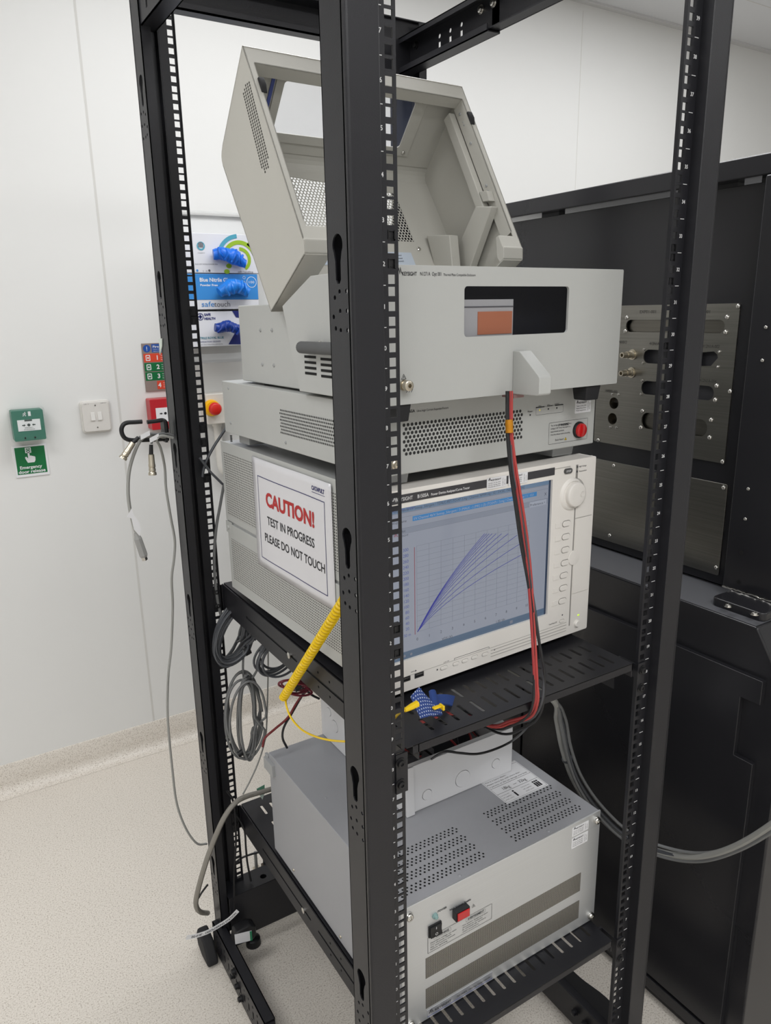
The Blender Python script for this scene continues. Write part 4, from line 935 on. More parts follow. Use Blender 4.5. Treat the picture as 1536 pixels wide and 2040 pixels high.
q = MB(); q.plate([(wu0-.014, ws0-.014), (wu1+.024, ws0-.014), (wu1+.024, ws1+.015), (wu0-.014, ws1+.015)], [rrect(wu0, wu1, ws0, ws1, .005, 4)], lambda u, s_, d_: m1(u, s_, d_+t_), .0025)
o = q.build('window_frame', LID, lid, bevel=.0006)
def clearmat(name, c, op=.1, rough=.02):
    m, nt, b = newmat(name); b.inputs['Base Color'].default_value = srgb(c)+(1,); b.inputs['Roughness'].default_value = rough
    tr = nt.nodes.new('ShaderNodeBsdfTransparent'); mx = nt.nodes.new('ShaderNodeMixShader'); mx.inputs[0].default_value = op
    nt.links.new(tr.outputs[0], mx.inputs[1]); nt.links.new(b.outputs[0], mx.inputs[2]); nt.links.new(mx.outputs[0], nt.nodes['Material Output'].inputs[0]); return m
q = MB(); obox(q, m1, wu0-.006, wu1+.006, ws0-.006, ws1+.006, .0005, .0015); q.build('clear_window_pane', clearmat('clear_window', (120, 130, 160), .16), lid)
for u, s_ in ((wu0-.005, ws0-.006), (wu1+.012, ws0-.004), (wu0-.005, ws1+.008), (wu1+.012, ws1+.008)):
    q = MB(); b_ = m1(u, s_, .0042); q.lathe(b_, (0, n1[0], n1[1]), [(0, .0036), (.0012, .0034), (.0022, .0022), (.0024, .0)], 14); q.build('screw', STEEL, o, smooth=True)
q = MB(); obox(q, m1, wu0-.022, wu0-.0165, .006, .10, .0016, .0032); q.build('blue_edge_strip', mat('blue_film', (70, 84, 150), .5), lid)
PL = perf('perforated_lid_sheet', (184, 182, 174), (0, 2), .0066, .0048, .00215, True, see=True)
q = MB(); q.poly([m2(pu0-.001, ps0-.001, .0008), m2(pu1+.001, ps0+.021, .0008), m2(pu1+.001, ps1+.001, .0008), m2(pu0-.001, ps1+.001, .0008)]); q.build('perforated_vent', PL, lid, fix=False)
q = MB(); obox(q, m2, .12, .309, .1585, .188, .0018, .0024); q.build('instruction_label', mat('pale_blue_label', (186, 196, 208), .5), lid)
q = MB()
for k in range(3): q.text('Confirm latch is securely closed', .004, lambda a, b, k=k: m2(.215+a, .1665+.006*k-b, .003), width=.07)
q.build('label_text', INK, lid, fix=False)
q = MB(); q.lathe(m2(.330, .150, .0018), (0, n2[0], n2[1]), [(0, .0042), (.0015, .0040), (.0026, .0024), (.0028, 0)], 14); q.build('screw', STEEL, lid, smooth=True)
for u, s_ in ((.0118, .066), (LW-.008, .066)):
    q = MB(); q.prism([(-.0105, .0), (-.009, .0042), (.004, .0052), (.014, .0010), (.0145, -.001), (-.009, -.001)], 0, -.0045, .0045)
    q.v = [mR(u+x, s_+y, -z) for x, y, z in q.v]; q.build('rubber_bumper', RUB, lid, bevel=.0012)
for s_ in (.045, .062, .068, .105, .19, .2):
    q = MB(); bolt(q, *mR(LW-.0108, s_, .016), (-1, 0, 0), .0026 if s_ not in (.062, .068, .2) else .0014); q.build('rivet', GRYD, lid, smooth=True)
sv = [FE.hs(*c_, 0) for c_ in ((489, 168), (496, 178), (538, 330), (533, 344), (527, 326), (484, 188))]
hv = MB(); d_s = (np.array(sv[3])-np.array(sv[0])); Ls = np.linalg.norm(d_s); d_s /= Ls; n_s = np.array([d_s[1], -d_s[0]])
wv = np.dot(np.array(sv[1])-np.array(sv[0]), n_s); n_s = n_s if wv > 0 else -n_s
for i in range(30):
    for j in range(5):
        a_ = Ls*(i+.5*(j % 2)+.4)/31; off_ = (j-2)*.0060
        if abs(j-2) == 2 and (i < 1 or i > 27): continue
        c_ = np.array(sv[0])+d_s*a_+n_s*off_
        hv.add([(-.0004, y, z) for y, z in circ(c_[0], c_[1], .0017, 8)], [tuple(range(8))])
o = hv.build('side_vent_holes', mat('dark_lid_vent', (52, 51, 48), .7), lid, fix=False)
# inner stay: cover strip along the right rim, sloped arm and spring box
q = MB(); obox(q, mR, .388, LW-.0096, .033, .232, .0275, .046); q.build('stay_cover', LID, lid, bevel=.002)
q = MB(); q.poly([(0, 0, 0)]*3); q = MB()
ap = [FE.hs(*c_, .385) for c_ in ((947, 411), (979, 411), (938, 528), (895, 528))]
ap = [ap[0], ap[1], tuple(np.array(ap[2])+(np.array(ap[2])-np.array(ap[1]))*.35), tuple(np.array(ap[3])+(np.array(ap[3])-np.array(ap[0]))*.35)]
q.prism(ap, 0, .385, .401); o = q.build('stay_arm', LID, lid, bevel=.002)
q = MB(); q.prism([FE.hs(*c_, .387) for c_ in ((954, 382), (969, 380), (975, 400), (962, 402))], 0, .387, .400); q.build('stay_hook', LID, o, bevel=.0008)
sb = [FE.hs(*c_, .352) for c_ in ((849, 468), (895, 468), (892, 528), (866, 528))]
q = MB(); q.prism([sb[0], sb[1], (sb[2][0]-.02, sb[2][1]-.05), (sb[3][0]-.02, sb[3][1]-.05)], 0, .352, .372); q.build('spring_box', LID, E_, bevel=.002)

# ------------------------------------------------------------------ black machine on the right
MX, MXU = .71, .829
M1 = thing('process_chamber', 'tall glossy black machine with brushed connector panels, standing right of the rack', 'industrial machine', W0)
BG = mat('black_satin_paint', (34, 34, 37), .26, bump=.05, bscale=200, var=.05)
SS = brushed('brushed_stainless', (140, 138, 132), .33, (3, 3, 600), amt=.16, bumps=.25)
q = MB(); q.prism([(.0, -.107), (.822, -.107), (.924, -.041), (.924, 1.25), (.0, 1.25)], 0, MX+.0, MX+.95)
q.v = [(x, z, y) for x, y, z in q.v]; q.build('base_cabinet', BG, M1, bevel=.004)
def dnotch(y1):
    return [(-.0695, .06), (-.0695, .674), (-.0325, .674), (-.0325, .791), (-.0695, .791), (-.0695, .836), (y1, .836), (y1, .06)]
q = MB(); q.box(MX+.004, MXU+.2, -.036, 1.2, .9238, .9248); q.build('ledge_top_lit', mat('ledge_grey_lit', (96, 97, 101), .3), M1)  # ledge top coloured lighter grey to carry the light falling on it
q = MB(); q.prism(dnotch(.52), 0, MX-.012, MX); q.build('cabinet_door', BG, M1, bevel=.0012)
q = MB(); q.prism([(.528, .06), (.528, .836), (1.14, .836), (1.14, .06)], 0, MX-.012, MX); q.build('cabinet_door', BG, M1, bevel=.0012)
q = MB(); q.box(MX-.0125, MX-.001, -.0695, .52, .026, .052); q.build('kick_strip', BG, M1, bevel=.001)
# upper housing
q = MB()
q.box(MXU-.03, MXU+.05, -.05, .90, 1.672, 1.706)
q.build('top_beam', BG, M1, bevel=.003)
q = MB(); q.plate([(.094, .930), (.80, .930), (.80, 1.6655), (.094, 1.6655)], [rrect(.150, .43, 1.200, 1.445, .01, 3)], lambda a, b, d: (MXU+d, a, b), .003)
q.build('housing_panel', BG, M1, bevel=.0008)
q = MB(); q.box(MXU-.001, MXU+.004, .0895, .0935, .930, 1.664); q.build('panel_edge', mat('grey_panel_edge', (96, 96, 98), .35), M1)  # thin edge strip, lighter grey than the panel
q = MB(); q.box(MXU+.02, MXU+.6, .10, .80, .93, 1.64); q.build('inner_box', mat('dark_inner_steel', (60, 60, 62), .4, .6), M1)
for y0_, y1_ in ((.16, .285), (.60, .655), (.10, .115)):
    q = MB(); q.box(MXU+.001, MXU+.02, y0_, y1_, 1.66, 1.675); q.build('gap_spacer', BLKD, M1)
q = MB(); q.box(MXU-.032, MXU+.03, -.012, .0885, .942, 1.672); col = q.build('corner_column', BG, M1, bevel=.004)
q = MB(); q.prism(rrect(.735, MXU+.03, -.036, .068, .012, 4), 2, .924, .941); o = q.build('column_foot', BG, M1, bevel=.003, seg=3)
for px, py in ((1451, 1207), (1503, 1223)):
    x_, y_ = W0.ht(px, py, .941); q = MB(); q.lathe((x_, y_, .941), (0, 0, 1), [(-.001, .0072), (.0002, .0072), (.0002, .005), (.003, .0046), (.0038, .003), (.0038, .0018), (.002, .0016)], 16); q.build('cap_screw', STEEL, o, smooth=True)
rnd = random.Random(3); q = MB()
wpth = [(MXU-.033+.0012*rnd.uniform(-1, 1), .086-.098*k/24, .9425+.001*rnd.uniform(-1, 1)) for k in range(25)]; q.tube(wpth, [.0016+.0006*rnd.random() for _ in wpth], 6); q.build('weld_bead', STEEL, col, smooth=True)
for px, py in ((1526, 652), (1519, 718), (1491, 974), (1485, 1034)):
    a = W0.hit(px, py, 0, MXU-.033); q = MB(); bolt(q, *a, (-1, 0, 0), .0032); q.build('screw', STEEL, M1, smooth=True)
for px, py in ((1477, 1101), (1471, 1159)):
    a = W0.hit(px, py, 0, MXU-.033); q = MB(); q.add([(a[0], y, z) for y, z in circ(a[1], a[2], .0042, 12)], [tuple(range(12))]); q.build('screw_hole', hole_m, M1, fix=False)
# connector plate
HM = lambda px, py: W0.hs(px, py, MXU)
cy0, cy1, cz0, cz1 = .129, .457, 1.1705, 1.4655
rc = lambda y0_, y1_, z0_, z1_, r_: rrect(y0_, y1_, z0_, z1_, r_, 6)
pent = [HM(*c_) for c_ in ((1400, 702), (1424, 700), (1431, 706), (1432, 713), (1418, 729), (1396, 729))]
holes = [rc(.2640, .335, 1.3500, 1.3775, .013), pent, rc(.1655, .335, 1.2865, 1.3140, .013), circ(*HM(1225, 803), .0125, 20), circ(*HM(1222, 834), .0125, 20)]
q = MB(); q.plate(rc(cy0, cy1, cz0, cz1, .004), [rc(.156, .386, 1.4120, 1.4365, .0118), rc(.1725, .329, 1.2155, 1.2490, .0155)]+holes, lambda a, b, d: (MXU-.003+d, a, b), .003)
cp_ = q.build('connector_panel', SS, M1)
SS2 = brushed('brushed_stainless_dark', (118, 115, 108), .32, (3, 3, 600), amt=.16, bumps=.2)
for b_ in ((.150, .395, 1.405, 1.443), (.16, .345, 1.208, 1.256)):
    q = MB(); q.box(MXU+.0055, MXU+.0075, *b_); q.build('blanking_plate', SS2, cp_)
q = MB(); q.box(MXU+.012, MXU+.014, .14, .45, 1.26, 1.39); q.build('recess_back', mat('grey_recess', (58, 58, 62), .4), cp_)
def pscrew(px, py, par, X=MXU-.003, r_=.0046):
    a = W0.hit(px, py, 0, X-.0015); q = MB(); q.lathe((X, a[1], a[2]), (-1, 0, 0), [(0, r_), (.001, r_), (.0026, r_*.8), (.0032, r_*.35), (.0022, r_*.3)], 14); q.build('panel_screw', STEEL, par, smooth=True)
for px, py in ((1470, 610), (1454, 780), (1439, 920), (1191, 877), (1325, 611), (1248, 633), (1245, 660), (1448, 632), (1445, 662), (1427, 769), (1424, 797), (1416, 837), (1413, 872), (1279, 819), (1276, 852)): pscrew(px, py, cp_)
for px, py in ((1283, 696), (1281, 723), (1279, 758), (1277, 785), (1433, 701), (1430, 731), (1220, 785), (1232, 786), (1216, 851), (1228, 852)): pscrew(px, py, cp_, r_=.0028)
q = MB()
for s_, px, py, w in (('EXP01-001', 1277, 620, .04), ('EXP02-001', 1380, 620, .04), ('412N1A-001', 1296, 683, .036), ('412N1A-002', 1402, 688, .036), ('412N1A-004', 1396, 756, .036), ('HV0201-002', 1208, 777, .034), ('N1012', 1236, 680, .02)):
    a = HM(px, py); q.text(s_, .0085, lambda u, v, a=a: (MXU-.0034, a[0]-u, a[1]+v-.004), width=w)
q.build('etched_text', mat('etched_grey', (70, 68, 64), .5), cp_, fix=False)
for px, py in ((1250, 707), (1248, 743)):
    a = W0.hit(px, py, 0, MXU-.02)
    q = MB(); q.lathe((MXU-.003, a[1], a[2]), (-1, 0, 0), [(0, .011), (.003, .011), (.003, .008), (.006, .008), (.007, .0062), (.016, .0062), (.016, .0072), (.020, .0072), (.020, .006), (.034, .0058), (.034, .0035), (.026, .0033)], 20)
    q.build('coaxial_socket', NICK, cp_, smooth=True)
for px, py in ((1225, 803), (1222, 834)):
    a = W0.hit(px, py, 0, MXU); q = MB(); q.tube([(MXU-.0035, a[1], a[2]), (MXU+.02, a[1], a[2])], .0122, 24, caps=False); q.build('port_sleeve', NICK, cp_, smooth=True)
q = MB(); q.prism(rc(.117, .449, .9475, 1.1315, .004), 0, MXU-.003, MXU); cv = q.build('cover_plate', SS, M1, bevel=.0006)
for px, py in ((1441, 972), (1426, 1131), (1222, 928), (1214, 1067)): pscrew(px, py, cv)
# ------------------------------------------------------------------ things on the back wall
def wp(px, py, d=0): q = W0.hit(px, py, 1, YW-d); return q[0], q[2]
def fw(name, label, cat, group=None):
    return thing(name, label, cat, F(0, YW, 0), group)
GREEN = mat('green_plastic', (12, 100, 80), .4); GRN2 = mat('sign_green', (14, 106, 58), .4); CLR = clearmat('clear_cover', (200, 225, 215), .05, .05)
t = fw('call_point', 'green emergency door release call point box under a clear cover, left on the wall', 'call point')
x0, z0 = -.244, 1.120; x1, z1 = -.160, 1.208
MB().prism(rrect(x0, x1, z0, z1, .004, 3), 1, -.048, -.003).build('housing', GREEN, t, bevel=.002)
q = MB(); q.box(x0-.004, x1+.003, -.0515, -.0505, z0-.002, z1+.003); q.box(x0-.005, x0-.004, -.0515, 0, z0-.002, z1+.003); q.box(x1+.003, x1+.004, -.0515, 0, z0-.002, z1+.003); q.box(x0-.005, x1+.004, -.0515, -.0, z1+.003, z1+.004); q.build('hinged_cover', CLR, t)
q = MB(); q.box(x0+.013, x1-.011, -.0492, -.048, z0+.029, z0+.061, 0); cx, cz = (x0+x1)/2, z0+.0455
q.add([(a, -.0496, b) for a, b in circ(cx, cz, .0042)], [tuple(range(16))], 1)
for s_ in (-1, 1): q.prism([(cx+s_*.0085, cz), (cx+s_*.0125, cz+.0035), (cx+s_*.0125, cz+.0015), (cx+s_*.0175, cz+.0015), (cx+s_*.0175, cz-.0015), (cx+s_*.0125, cz-.0015), (cx+s_*.0125, cz-.0035)], 1, -.0497, -.0492, 1)
q.box(cx-.010, cx+.010, -.0497, -.0492, z0+.0565, z0+.061, 1)
q.text('EMERGENCY', .0042, lambda a, b: (cx-.011+a, -.0497, z0+.0365+b), width=.022, m=1); q.text('DOOR RELEASE', .0042, lambda a, b: (cx-.014+a, -.0497, z0+.0315+b), width=.028, m=1)
q.box(cx+.002, cx+.009, -.0488, -.048, z1-.017, z1-.004, 0)
# running figure beside a door
fx, fz = cx-.007, z1-.011
q.add([(a, -.0487, b) for a, b in circ(fx+.001, fz+.0052, .0014, 8)], [tuple(range(8))], 0)
for A_, B_, w_ in (((0, .003), (-.0012, -.001), .0014), ((-.0012, -.001), (.0022, -.0028), .0009), ((.0022, -.0028), (.0018, -.006), .0009), ((-.0012, -.001), (-.0035, -.0045), .0009), ((-.0035, -.0045), (-.0062, -.0046), .0008), ((0, .0028), (.0035, .001), .0008), ((0, .0028), (-.0036, .0016), .0008), ((-.0036, .0016), (-.0052, -.0008), .0007)):
    A_, B_ = np.array(A_), np.array(B_); d = (B_-A_)/np.linalg.norm(B_-A_); n_ = np.array([-d[1], d[0]])*w_
    q.add([(fx+p_[0], -.0487, fz+p_[1]) for p_ in (A_-n_, B_-n_, B_+n_, A_+n_)], [(0, 1, 2, 3)], 0)
q.build('front_print', [WHT, INK], t, fix=False)
for s_ in (-.014, .012): q = MB(); q.cyl((cx+s_, -.048, z0+.010), (cx+s_, -.0525, z0+.008), .002); q.build('cover_catch', BLKD, t)

t = fw('door_release_sign', 'green square sign reading Emergency door release, below the green call point', 'sign')
x0, x1, z0, z1 = -.250, -.158, 1.007, 1.101
MB().box(x0, x1, -.003, 0, z0, z1).build('sign_plate', WHT, t, bevel=.0008)
q = MB(); q.box(x0+.005, x1-.006, -.0034, -.003, z0+.0085, z1-.005, 0)
q.text('Emergency', .013, lambda a, b: (x0+.013+a, -.0038, z0+.0245+b), width=.060, m=1, bold=.0003); q.text('door release', .013, lambda a, b: (x0+.008+a, -.0038, z0+.0115+b), width=.073, m=1, bold=.0003)
hx, hz = x0+.046, z0+.042
hand = [(-.010, 0), (-.015, .012), (-.0155, .017), (-.012, .0185), (-.008, .013), (-.0075, .014), (-.0075, .032), (-.006, .034), (-.0035, .034), (-.0025, .032), (-.0025, .0205), (.002, .0205), (.003, .019), (.0065, .019), (.0075, .0175), (.0105, .0175), (.012, .015), (.0115, .006), (.008, 0)]
q.add([(hx+a, -.0038, hz+b) for a, b in hand], [tuple(range(len(hand)))], 1)
q.ring([(hx-.005-.008, hz+.030-.001), (hx-.005+.008, hz+.029), (hx-.005+.008, hz+.045), (hx-.005-.008, hz+.045)], [(hx-.005-.0055, hz+.0315), (hx-.005+.0055, hz+.0315), (hx-.005+.0055, hz+.0425), (hx-.005-.0055, hz+.0425)], lambda a, b: (a, -.0038, b), 1)
q.ring(circ(hx-.005, hz+.037, .0042), circ(hx-.005, hz+.037, .0026), lambda a, b: (a, -.0039, b), 1)
q.build('sign_print', [GRN2, WHT], t, fix=False)

t = fw('light_switch', 'white double rocker light switch plate on the wall, right of the green box', 'light switch')
SWM = mat('white_switch_plastic', (214, 211, 206), .3)
x0, x1, z0, z1 = -.048, .031, 1.124, 1.215
q = MB(); q.prism(rrect(x0-.004, x1+.004, z0-.004, z1+.003, .010, 5), 1, -.010, 0); q.build('surround', SWM, t, bevel=.003, seg=3)
q = MB(); q.prism(rrect(x0, x1, z0, z1-.001, .008, 5), 1, -.014, -.009); q.build('switch_plate', SWM, t, bevel=.002, seg=3)
cx, cz = (x0+x1)/2, (z0+z1)/2
for s_ in (-.010, .010):
    q = MB(); q.prism([(-.014, -.0125), (-.0175, -.0125), (-.0150, .0125), (-.014, .0125)], 0, -.0062, .0062); q.v = [(cx+s_+x, y, cz+.001+z) for x, y, z in q.v]; q.build('rocker', mat('rocker_white', (222, 220, 216), .25), t, bevel=.0008)
for zz in (z0+.012, z1-.012): q = MB(); q.lathe((cx, -.014, zz), (0, -1, 0), [(0, .0022), (.0006, .0022)], 10); q.build('screw', mat('grey_screw', (120, 118, 112), .4, .6), t)
q = MB(); q.text('LAB 1 E', .0035, lambda a, b: (x0+.008+a, -.0143, z1-.008+b), width=.014); q.text('1200 LX', .0035, lambda a, b: (x1-.024+a, -.0143, z1-.008+b), width=.016); q.build('switch_label', mat('faint_print', (120, 118, 120), .6), t, fix=False)

t = fw('fire_action_sign', 'fire action instruction sign with blue, red and green rows, behind the rack', 'sign')
x0, x1, z0, z1 = .150, .252, 1.232, 1.380
MB().box(x0, x1, -.004, 0, z0, z1).build('sign_plate', mat('silver_sign_grey', (140, 126, 120), .4), t, bevel=.0008)
q = MB(); SB, SR = mat('sign_blue', (36, 80, 160), .4), mat('sign_red', (214, 74, 50), .4)
H_ = (z1-z0-.006)/5.0
for i, (m_, n_) in enumerate(((0, ''), (1, '1'), (2, '2'), (2, '3'), (1, '4'))):
    zt2 = z1-.003-H_*i; zb2 = zt2-H_+.0025
    if i == 0:
        q.add([(a, -.0045, b) for a, b in circ(x0+.015, (zt2+zb2)/2, .0115, 20)], [tuple(range(20))], 0); q.box(x0+.030, x1-.004, -.0045, -.004, zb2+.001, zt2, 0)
        q.box(x0+.0142, x0+.0158, -.005, -.0045, (zt2+zb2)/2-.003, (zt2+zb2)/2+.006, 3); q.box(x0+.0142, x0+.0158, -.005, -.0045, (zt2+zb2)/2-.007, (zt2+zb2)/2-.005, 3)
        q.text('Fire action', .0095, lambda a, b: (x0+.034+a, -.005, zt2-.011+b), width=.052, m=3, bold=.0002)
        for k in (0, 1): q.text('Follow the instructions', .004, lambda a, b, k=k: (x0+.034+a, -.005, zt2-.017-.006*k+b), width=.045, m=3)
    else:
        q.box(x0+(.003 if i < 4 else .037), x1-.004, -.0045, -.004, zb2, zt2, m_)
        q.text(n_, .019, lambda a, b: (x0+.040+a, -.005, zb2+.0065+b), m=3, bold=.0006)
        for k in range(3): q.text(['Raise the alarm now', 'Leave the building', 'Report to assembly'][k], .0042, lambda a, b, k=k: (x0+.056+a, -.005, zt2-.008-.0065*k+b), width=.038, m=3)
        if i < 4:
            q.ring(rrect(x0+.009, x0+.023, zb2+.004, zt2-.004, .002, 2), rrect(x0+.0115, x0+.0205, zb2+.0065, zt2-.0065, .001, 2), lambda a, b: (a, -.005, b), 3)
            q.add([(a, -.005, b) for a, b in circ(x0+.016, (zb2+zt2)/2, .003, 10)], [tuple(range(10))], 3)
q.build('sign_print', [SB, SR, GRN2, WHT], t, fix=False)

t = fw('fire_call_point', 'red break glass fire call point on the wall, half hidden by the rear post', 'call point')
x0, x1, z0, z1 = .146, .236, 1.116, 1.212
MB().prism(rrect(x0, x1, z0, z1, .004, 3), 1, -.05, -.002).build('housing', mat('red_plastic', (184, 40, 48), .35), t, bevel=.002)
q = MB(); q.box(x0+.016, x1-.016, -.0512, -.05, z0+.024, z0+.068, 0); cx, cz = (x0+x1)/2, z0+.050
q.add([(a, -.0516, b) for a, b in circ(cx, cz, .0042)], [tuple(range(16))], 1)
for s_ in (-1, 1): q.prism([(cx+s_*.0085, cz), (cx+s_*.0125, cz+.0035), (cx+s_*.0125, cz+.0015), (cx+s_*.0175, cz+.0015), (cx+s_*.0175, cz-.0015), (cx+s_*.0125, cz-.0015), (cx+s_*.0125, cz-.0035)], 1, -.0517, -.0512, 1)
q.build('front_print', [WHT, INK], t, fix=False)

t = fw('emergency_stop', 'red emergency stop button on a white wall box with white conduit', 'emergency stop button')
x0, x1, z0, z1 = .322, .43, 1.118, 1.216
MB().prism(rrect(x0, x1, z0, z1, .005, 3), 1, -.06, 0).build('wall_box', mat('white_box_plastic', (222, 218, 210), .4), t, bevel=.003)
c = wp(426, 814, .085)
q = MB(); q.lathe((c[0], -.06, c[1]), (0, -1, 0), [(0, .027), (.012, .026), (.018, .022)], 24); o = q.build('yellow_collar', mat('yellow_collar', (240, 180, 20), .4), t, smooth=True)
q = MB(); q.lathe((c[0]+.001, -.06, c[1]), (0, -1, 0), [(.018, .013), (.030, .014), (.032, .0205), (.042, .0195), (.046, .015), (.0465, 0)], 24); q.build('red_mushroom', mat('red_button', (206, 40, 30), .35), o, smooth=True)
q = MB(); cpts = [(.366, -.02, 1.118), (.367, -.02, 1.04), (.368, -.02, .985), (.374, -.02, .957), (.395, -.02, .944), (.44, -.02, .944)]; q.tube(spline(cpts, 6), .013, 14); q.cyl((.366, -.02, 1.119), (.366, -.02, 1.105), .016); q.build('conduit', mat('white_conduit', (218, 216, 210), .35), t, smooth=True)

# glove dispenser and boxes
t = fw('glove_dispenser', 'clear acrylic wall rack holding three glove boxes, on the wall behind the rack', 'glove dispenser')
gx0, gx1 = W0.hit(370, 560, 1, YW-.1125)[0], W0.hit(536, 590, 1, YW-.1125)[0]
AC = clearmat('clear_acrylic', (235, 238, 240), .10, .05)
q = MB(); q.box(gx0, gx1, -.004, -.001, 1.31, 1.775); q.box(gx0, gx0+.003, -.118, -.004, 1.32, 1.69); q.box(gx1-.003, gx1, -.118, -.004, 1.32, 1.69)
q.box(gx0, gx1, -.122, -.118, 1.32, 1.345); q.box(gx0, gx1, -.118, -.004, 1.317, 1.32); q.build('acrylic_shell', AC, t)
q = MB(); q.box(gx0, gx1+.05, -.012, -.001, 1.760, 1.769); q.build('mounting_rail', mat('satin_rail', (196, 196, 194), .35), t, bevel=.002)
SHE = [(1.597, 1.709), (1.487, 1.594), (1.353, 1.470)]
def gp(px, py): q_ = W0.hit(px, py, 1, YW-.1125); return q_[0], q_[2]
SHE = [(gp(450, 544)[1], gp(450, 466)[1]), (gp(450, 616)[1], gp(450, 545.5)[1]), (gp(450, 689)[1], gp(450, 620)[1])]
GX0 = gp(374, 560)[0]
def gbox(z0, z1, x1, label, base):
    g = thing('glove_box', label, 'glove box', F(0, YW, 0), 'glove boxes in the dispenser')
    MB().box(GX0, x1, -.112, -.006, z0, z1).build('carton', base, g, bevel=.0015); return g
WBX = mat('white_card', (218, 219, 224), .4); BBX = mat('bright_blue_card', (58, 136, 206), .4); NB = mat('navy_print_card', (36, 44, 110), .45); TL = mat('teal_print', (80, 160, 180), .45); LG = mat('lime_print', (150, 184, 44), .45); GP = mat('grey_print', (96, 96, 104), .5)
YB = -.1125
def gm(x, z): return lambda a, b: (x+a, YB-.0006, z+b)
def arc(mb, cx, cz, r0, r1, a0, a1, m):
    A_ = np.linspace(math.radians(a0), math.radians(a1), 18); 
    for u, v in zip(A_[:-1], A_[1:]): mb.add([(cx+r*math.cos(w), YB-.0005, cz+r*math.sin(w)) for r, w in ((r0, u), (r1, u), (r1, v), (r0, v))], [(0, 1, 2, 3)], m)
g1 = gbox(*SHE[0], gp(520, 500)[0], 'upper white glove box with teal and lime rings and a blue glove sticking out', WBX)
q = MB(); c = gp(478, 517)
arc(q, *c, .062, .074, 95, 165, 0); arc(q, *c, .044, .056, 20, 150, 1); arc(q, *c, .050, .062, -10, 60, 1) ; arc(q, *c, .026, .036, -60, 90, 1)
for px, py in ((456, 530), (452, 541)): a = gp(px, py); q.add([(x, YB-.0005, z) for x, z in circ(a[0], a[1], .007, 12, 1.3)], [tuple(range(12))], 1)
a = gp(400, 490); q.ring(circ(*a, .0125, 20), circ(a[0], a[1]+.001, .009, 20), lambda x, z: (x, YB-.0005, z), 0)
for k in range(4): q.box(a[0]-.0075+.004*k, a[0]-.0050+.004*k, YB-.0008, YB, a[1]-.004, a[1]+.012-.002*abs(k-1.5), 2)
q.text('4 SAFETY', .004, gm(a[0]-.011, a[1]-.021), width=.022, m=2)
a = gp(389, 527); q.text('BLUE SOFT NITRILE POWDER FREE', .0045, gm(a[0], a[1]), width=.07, m=2)
for px, m_ in ((393, 3), (417, 2)): a = gp(px, 539); q.add([(x, YB-.0005, z) for x, z in circ(a[0], a[1], .0035, 12)], [tuple(range(12))], m_)
a = gp(404, 540); q.text('S    M    L', .006, gm(a[0], a[1]-.002), m=2); a = gp(474, 541); q.text('safe handling', .008, gm(a[0], a[1]-.003), width=.05, m=2)
q.build('carton_print', [TL, LG, GP, BBX], g1, fix=False)
g2 = gbox(*SHE[1], gp(515, 590)[0], 'blue and white nitrile glove box in the middle, with a blue glove hanging out', WBX)
q = MB(); z0, z1 = SHE[1]; zb = gp(430, 597)[1]
q.box(GX0+.0003, gp(514.5, 590)[0], YB-.0004, YB+.001, zb, z1-.0005, 0)
a = gp(398, 561); q.text('Blue Nitrile Gloves', .016, gm(a[0], a[1]), width=.116, m=1, bold=.0004); a = gp(399, 570); q.text('Powder Free', .009, gm(a[0], a[1]), width=.055, m=1, bold=.0002)
a = gp(402, 611); q.text('safe', .022, gm(a[0], a[1]), width=.040, m=0); a = gp(427, 611); q.text('touch', .022, gm(a[0], a[1]), width=.051, m=2)
a = gp(501, 562); q.ring(circ(*a, .0165, 24), circ(*a, .0150, 24), lambda x, z: (x, YB-.0006, z), 1); q.text('100', .010, gm(a[0]-.009, a[1]-.0035), width=.018, m=1)
for px, py in ((486, 553), (486, 563), (488, 572)): a = gp(px, py); q.ring(circ(*a, .0045, 14), circ(*a, .0035, 14), lambda x, z: (x, YB-.0006, z), 1)
q.build('carton_print', [BBX, WHT, GP], g2, fix=False)
g3 = gbox(*SHE[2], gp(515, 650)[0], 'lower white and navy glove box with a dark blue glove sticking out', WBX)
q = MB(); a = gp(399, 631); q.ring(circ(*a, .0105, 20), circ(*a, .0085, 20), lambda x, z: (x, YB-.0006, z), 0); q.box(a[0]-.002, a[0]+.002, YB-.0006, YB, a[1]-.006, a[1]+.006, 0); q.box(a[0]-.006, a[0]+.006, YB-.0006, YB, a[1]-.002, a[1]+.002, 0)
a = gp(407, 629); q.text('SAFE', .0095, gm(a[0], a[1]), m=0, bold=.0004); a = gp(407, 637); q.text('HEALTH', .0095, gm(a[0], a[1]), m=0, bold=.0004)
a = gp(394, 676); q.text('NITRILE ROYAL BLUE', .009, gm(a[0]-.002, a[1]), width=.085, m=1, bold=.0002); a = gp(394, 683); q.text('EXAMINATION GLOVES', .0065, gm(a[0]-.002, a[1]), width=.075, m=0); a = gp(394, 688); q.text('Powder free, latex free, non sterile', .0045, gm(a[0], a[1]), width=.08, m=2)
pp = [gp(*c_) for c_ in ((455, 686), (467, 665), (480, 655), (500, 655), (500, 686))]; q.add([(x, YB-.0005, z) for x, z in pp], [tuple(range(5))], 0)
pp = [gp(*c_) for c_ in ((462, 619), (500, 619), (500, 636), (470, 632))]; q.add([(x, YB-.0005, z) for x, z in pp], [tuple(range(4))], 0)
q.build('carton_print', [NB, mat('teal_text', (60, 130, 150), .5), GP], g3, fix=False)
